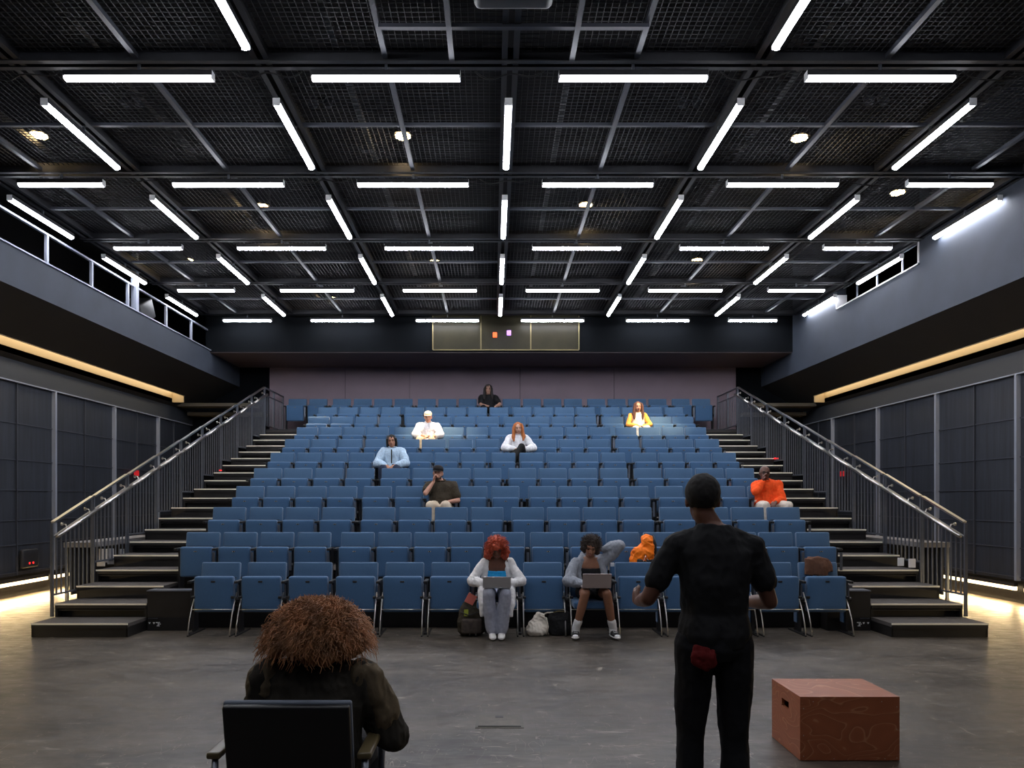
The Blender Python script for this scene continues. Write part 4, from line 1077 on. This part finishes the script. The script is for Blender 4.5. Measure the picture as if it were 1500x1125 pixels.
# --- foreground: seated person seen from behind
J = person('person with big auburn afro and dark jacket, seated in the foreground with back turned', (-.735, 3.0, 0), dict(
    hip=(0,-.02,.53), chest=(0,-.02,.77), neck=(0,-.06,.97), head=(0,-.085,1.075), rot=(4,0,0), skin=brown, hk=.97, sw=.195, bulk=1.1, arm=1.0,
    handL=(-.22,-.34,.70), handR=(.20,-.36,.70), elbL=(-.6,.5,-1), elbR=(.6,.5,-1), hdL=(.3,-.9,0), hdR=(-.3,-.9,0), curlL=.5, curlR=.5, tsL=1, tsR=-1,
    kneeL=(-.15,-.48,.50), kneeR=(.15,-.48,.50), ankL=(-.14,-.50,.09), ankR=(.14,-.50,.09), vox=.0075), math.pi)
jm = cloth('dark_olive_jacket', (.034,.030,.024), var=.3, scale=8)
tg = top_garment(J, jm, .026, 'long', 'jacket', .020, .024, True, seed=11); bottom_garment(J, cloth('grey_trousers', (.05,.05,.055)), .014); shoes(J, M['shoe_k'])
om = cloth('olive_sleeve_panel', (.115,.088,.055), var=.4, scale=14)
for s_, key in ((-1,'L'),(1,'R')):
    sh, el = J['sh'][key], J['el'+key]; b = MB(); b.chain([sh+V((s_*.010,.0,.010)), sh.lerp(el,.45)+V((s_*.014,0,0)), el+V((s_*.010,0,0))], [.076,.068,.060])
    remesh(b, 'sleeve_panel', om, tg, .0075, .020, 13, 3, 12, (1,1,.55))
am = mat('auburn_afro_hair', (.20,.080,.030), .75, var=.5, scale=18); am2 = mat('auburn_afro_strand', (.34,.145,.055), .6, var=.5, scale=12)
h = MB(); hc = J['H'] @ V((0,.02,.0)); 
h.loft([(hc+V((0,0,-.095)), .140,.11), (hc+V((0,0,-.07)), .182,.14), (hc+V((0,0,-.02)), .188,.150), (hc+V((0,0,.04)), .160,.140), (hc+V((0,0,.09)), .115,.105), (hc+V((0,0,.122)), .06,.055)], (1,0,0), n=28, p=2)
hr = remesh(h, 'hair', am, J['root'], .010, .040, 22, 1, 4, (1,1,.35))
def afro(mb, c, n, seed):
    rnd = random.Random(seed)
    for i in range(n):
        az = rnd.uniform(0, 6.283); t = rnd.random()**.8; el_ = math.pi/2*(1-t*1.12)
        d = V((math.cos(az)*math.cos(el_), math.sin(az)*math.cos(el_), math.sin(el_)))
        # strands rise from the crown, arch outward and fall
        root = c + V((d.x*.085, d.y*.08, .015+d.z*.105)); o_ = V((math.cos(az), math.sin(az), 0)); P = []
        out = rnd.uniform(.045,.125)*(.5+.6*t); fall = rnd.uniform(.02,.105)*(.15+.9*t); ph = rnd.uniform(0,6.28)
        u = o_.cross(V((0,0,1)))
        for j in range(11):
            q = j/10; wv = .007*math.sin(ph+q*16)*(.3+q); wz = .006*math.cos(ph*1.7+q*15)*(.3+q)
            P.append(root + V((d.x,d.y,d.z))*.045*q + o_*out*(1-(1-q)**1.7) + V((0,0,-1))*fall*q*q + u*wv + V((0,0,wz)))
        mb.tube(P, [.0019]*8+[.0015,.0011,.0007], 3, cap=False)
st_ = MB(); rnd2 = random.Random(5)
for i in range(1500):
    az = rnd2.uniform(0,6.283); rr = rnd2.random()**.5; d0 = V((math.cos(az)*rr, math.sin(az)*rr, 0)); p0 = hc + V((d0.x*.12, d0.y*.11, .12-.05*rr*rr)); d1 = (d0*.9 + V((rnd2.gauss(0,.5), rnd2.gauss(0,.5), .25))).normalized()
    P = [p0 + d1*.055*t_/6 + V((rnd2.gauss(0,.0025), rnd2.gauss(0,.0025), .012*math.sin(t_/6*3) - .03*(t_/6)**2)) for t_ in range(7)]
    st_.tube(P, .0017, 3, cap=False)
afro(st_, hc+V((0,0,.0)), 5200, 21); so = st_.build('hair_strands', am2, hr, True); so['kind'] = 'stuff'

# chair under that person
ch = empty('armchair', (-.785, 2.86, 0), 0, 'black backed armchair with pale edge and olive arm pads in the foreground', 'chair')
Mx = Matrix.Translation((0,-.10,.857)) @ Matrix.Rotation(math.radians(11), 4, 'X')
MB().rbox((0,.016,-.235), (.242,.016,.235), .012, Mx, n=3).build('backrest', mat('black_vinyl_back', (.008,.008,.009), .45), ch, True)
MB().rbox((0,.040,-.233), (.246,.012,.240), .010, Mx, n=3).build('back_cushion', mat('grey_blue_edge', (.13,.15,.19), .8), ch, True)
MB().rbox((0,.22,.40), (.235,.24,.035), .03, n=3).build('seat', M['seat'], ch, True)
for s_ in (-1,1):
    x = s_*.29
    MB().rbox((x,.18,.655), (.028,.235,.014), .01, n=3).build('arm_pad', mat('olive_arm_pad', (.10,.075,.035), .35), ch, True)
    q = MB(); q.tube([(x,-.03,.645),(x,-.05,.30),(x,-.10,.02)], .014, 8); q.tube([(x,.38,.645),(x,.40,.30),(x,.42,.02)], .014, 8); q.tube([(x,-.06,.36),(x,.40,.36)], .012, 8); q.tube([(x,.1,.37),(x*.75,.1,.38)], .012, 8); q.tube([(x,-.03,.50),(x*.80,-.05,.52)],.012,8)
    q.build('side_frame', M['steel'], ch, True)

# --- foreground: standing person seen from behind
J = person('standing person in black t-shirt and trousers seen from behind, arms bent', (1.03, 3.4, 0), dict(
    hip=(0,0,.98), chest=(.0,.0,1.25), neck=(0,-.02,1.53), head=(.04,-.055,1.635), rot=(8,-10,0), skin=brown, hk=.95, sw=.185, bulk=.93,
    handL=(-.22,-.26,1.13), handR=(.30,-.26,1.13), elbL=(-.5,.7,-1), elbR=(.6,.7,-1), hdL=(.3,-.8,.2), hdR=(.1,-.9,.2), curlL=.5, curlR=.5, tsL=1, tsR=-1, hnL=(1,0,0), hnR=(-1,0,0),
    kneeL=(-.10,-.02,.52), kneeR=(.10,-.04,.52), ankL=(-.10,.03,.09), ankR=(.12,.0,.09), vox=.0075), math.pi)
bt = cloth('black_tee', (.016,.016,.017)); top_garment(J, bt, .016, 'short', 't_shirt', .014, .010, False, seed=13, z0=-.02, gs=.006)
bottom_garment(J, cloth('black_work_trousers', (.012,.012,.014)), .006, .010, .95); shoes(J, M['shoe_k'])
b = MB(); hair_cap(b, J['H'], .98, .006); remesh(b, 'hair', mat('cropped_black_hair', (.012,.010,.009), .9), J['root'], .008, .003, 60)
b = MB(); b.loft([(V((.08,.105,.975)), .045,.010), (V((.085,.125,.945)), .060,.012), (V((.085,.128,.915)), .062,.010), (V((.10,.122,.885)), .040,.008)], (1,0,0))
rc = remesh(b, 'red_cloth', cloth('red', (.11,.010,.010)), J['root'], .006, .010, 30)

# ---------------------------------------------------------------- bags and small things
def bag(name, label, cat, loc, rz, secs, material, disp=.02, ds=9, seed=0, vox=.008):
    r = empty(name, loc, rz, label, cat); b = MB(); b.loft(secs, (1,0,0), n=22, p=2.8)
    remesh(b, 'body', material, r, vox, disp, ds, 3, seed); return r
cam_m = cloth('camouflage', (.040,.034,.025), var=.6, scale=11)
P = px(690, 936, 8.75)
bk = bag('backpack', 'dark camouflage backpack on the floor against the red haired person\'s feet', 'backpack', (P[0], 8.85, 0), .15,
    [(V((0,0,.012)), .12,.085), (V((0,0,.05)), .165,.105), (V((0,.0,.2)), .165,.105), (V((.01,.01,.33)), .145,.09), (V((.02,.02,.41)), .09,.06), (V((.02,.02,.43)), .05,.03)], cam_m, .022, 9, 3)
MB().rbox((-.01,-.115,.13), (.12,.03,.09), .025, n=3).build('front_pocket', mat('brown_pocket', (.06,.045,.036), .8, var=.4, scale=20), bk, True)
MB().tube([(-.14,-.10,.30),(-.05,-.125,.26),(.08,-.12,.30),(.12,-.08,.37)], .008, 6).build('zip', M['blackp'], bk, True)
MB().tube([(.13,.05,.38),(.19,.0,.30),(.21,-.02,.16),(.17,-.04,.03),(.30,-.06,.012)], .014, 8).build('strap', M['blackp'], bk, True)
MB().rbox((-.075,-.112,.29), (.026,.006,.04), .004).build('yellow_patch', mat('yellow_green', (.30,.34,.03), .7), bk)
o = MB().rbox((0,0,.0), (.055,.012,.06), .003).build('notebook', [mat('salmon_cover', (.62,.16,.12), .6)]); o.location = (P[0]-.005, 8.80, .445); o.rotation_euler = (0,.5,.2); tag(o, 'salmon pink notebook sticking out of the camouflage backpack', 'notebook')
o = empty('water_bottle', (P[0]+.115, 8.86, .34), 0, 'dark blue capped bottle in the side of the camouflage backpack', 'bottle')
MB().cyl((0,0,0),(0,0,.10),.032).build('bottle_body', mat('dark_bottle', (.015,.02,.03), .3), o, True); MB().cyl((0,0,.10),(0,0,.12),.028).build('cap', mat('blue_cap', (.03,.12,.35), .4), o, True)
P = px(788, 932, 8.85)
tb = bag('tote_bag', 'cream canvas tote bag slumped on the floor beside a black bag', 'bag', (P[0]-.005, 8.85, 0), 0,
    [(V((.0,0,.012)), .10,.09), (V((-.01,0,.06)), .135,.10), (V((.01,0,.14)), .115,.085), (V((.03,0,.22)), .07,.05), (V((.04,0,.265)), .04,.03)], cloth('cream_canvas', (.66,.60,.52)), .035, 8, 4)
MB().tube([(.03,-.03,.24),(.10,-.08,.22),(.12,-.10,.12),(.10,-.10,.03)], .010, 8).build('strap', cloth('cream_strap', (.62,.56,.48)), tb, True)
MB().tube([(.05,.0,.24),(.12,.02,.27),(.19,.0,.275)], .010, 8).build('strap', cloth('cream_strap2', (.62,.56,.48)), tb, True)
P = px(819, 932, 8.85)
kb = bag('duffel_bag', 'black soft bag on the floor left of the hoodie wearer\'s sneakers', 'bag', (P[0]+.01, 8.88, 0), 0,
    [(V((0,0,.012)), .12,.09), (V((0,0,.05)), .145,.10), (V((0,0,.2)), .14,.10), (V((0,0,.27)), .11,.07), (V((0,0,.29)), .06,.03)], cloth('black_nylon', (.012,.012,.013)), .018, 10, 5)
MB().tube([(-.09,-.04,.27),(-.03,-.06,.295),(.05,-.05,.29),(.09,-.02,.27)], .006, 6).build('zip', M['brass'], kb, True)
# orange backpack resting on the cushion of a second row seat
s9 = SEATPOS[(2,11)]; P = px(938, 822, 9.95)
ob = bag('orange_backpack', 'bright orange backpack with black underside on a second row seat', 'backpack', (P[0], 9.72, floor_z(2)+.43), 0,
    [(V((-.03,0,.012)), .12,.085), (V((-.03,0,.06)), .155,.105), (V((-.01,0,.16)), .135,.10), (V((.03,0,.26)), .09,.08), (V((.05,0,.36)), .065,.055), (V((.055,0,.40)), .045,.03)], cloth('orange_nylon', (.92,.20,.012), .5), .055, 8, 9)
MB().rbox((-.0,-.085,.05), (.11,.035,.045), .02, n=3).build('bottom_panel', M['blackp'], ob, True)
MB().tube([(.12,-.02,.02),(.145,-.03,.14),(.145,-.02,.28),(.11,0,.40)], .022, 8).build('back_panel', M['blackp'], ob, True)
MB().tube([(-.05,-.11,.02),(.0,-.125,.14),(.05,-.11,.05),(.08,-.10,.13)], .005, 6).build('cord', M['white'], ob, True)
# brown jacket over the last front row seat
s13 = SEATPOS[(1,13)]
jk = empty('brown_jacket', (s13.x-.005, s13.y, 0), 0, 'brown jacket draped over the back of the right end front row seat', 'jacket')
b = MB()
b.loft([(V((-.14,-.055,.70)), .05,.03), (V((-.12,-.035,.80)), .07,.035), (V((-.09,-.01,.885)), .07,.035)], (1,0,0))
b.loft([(V((.0,-.06,.70)), .11,.03), (V((.01,-.04,.80)), .12,.035), (V((.0,-.005,.895)), .12,.034), (V((.0,.06,.905)), .11,.03), (V((.0,.11,.80)), .10,.02)], (1,0,0))
b.loft([(V((.12,-.05,.74)), .05,.03), (V((.11,-.03,.82)), .06,.03), (V((.09,.0,.885)), .05,.03)], (1,0,0))
remesh(b, 'fabric', cloth('brown_cotton', (.105,.052,.034)), jk, .007, .020, 9, 3, 6, (1,1,.5))
# white card between the hoodie wearer and the next seat
P = px(897, 827, 9.2); o = MB().rbox((0,0,0), (.024,.004,.024), .003).build('paper_tag', M['white']); o.location = P; tag(o, 'small square white paper tag at the left top corner of a front row seat', 'paper')

# ---------------------------------------------------------------- camera, world, view
cam = bpy.data.cameras.new('camera'); co = bpy.data.objects.new('camera', cam); C.objects.link(co)
co.location = (0, 0, CAMH); co.rotation_euler = (math.radians(90), 0, 0)
cam.sensor_width = 36; cam.lens = F/1500*36; cam.shift_x = (750-CX)/1500; cam.shift_y = (CY-562.5)/1500
cam.clip_start = .05; cam.clip_end = 100
sc.camera = co
w = bpy.data.worlds.new('world'); sc.world = w; w.use_nodes = True
w.node_tree.nodes['Background'].inputs[0].default_value = (.5,.6,1,1); w.node_tree.nodes['Background'].inputs[1].default_value = .02
sc.view_settings.view_transform = 'Standard'; sc.view_settings.look = 'None'; sc.view_settings.gamma = 1; sc.view_settings.exposure = 0
sc.view_settings.use_curve_mapping = False
sc.cycles.use_denoising = True
sc.cycles.max_bounces = 6
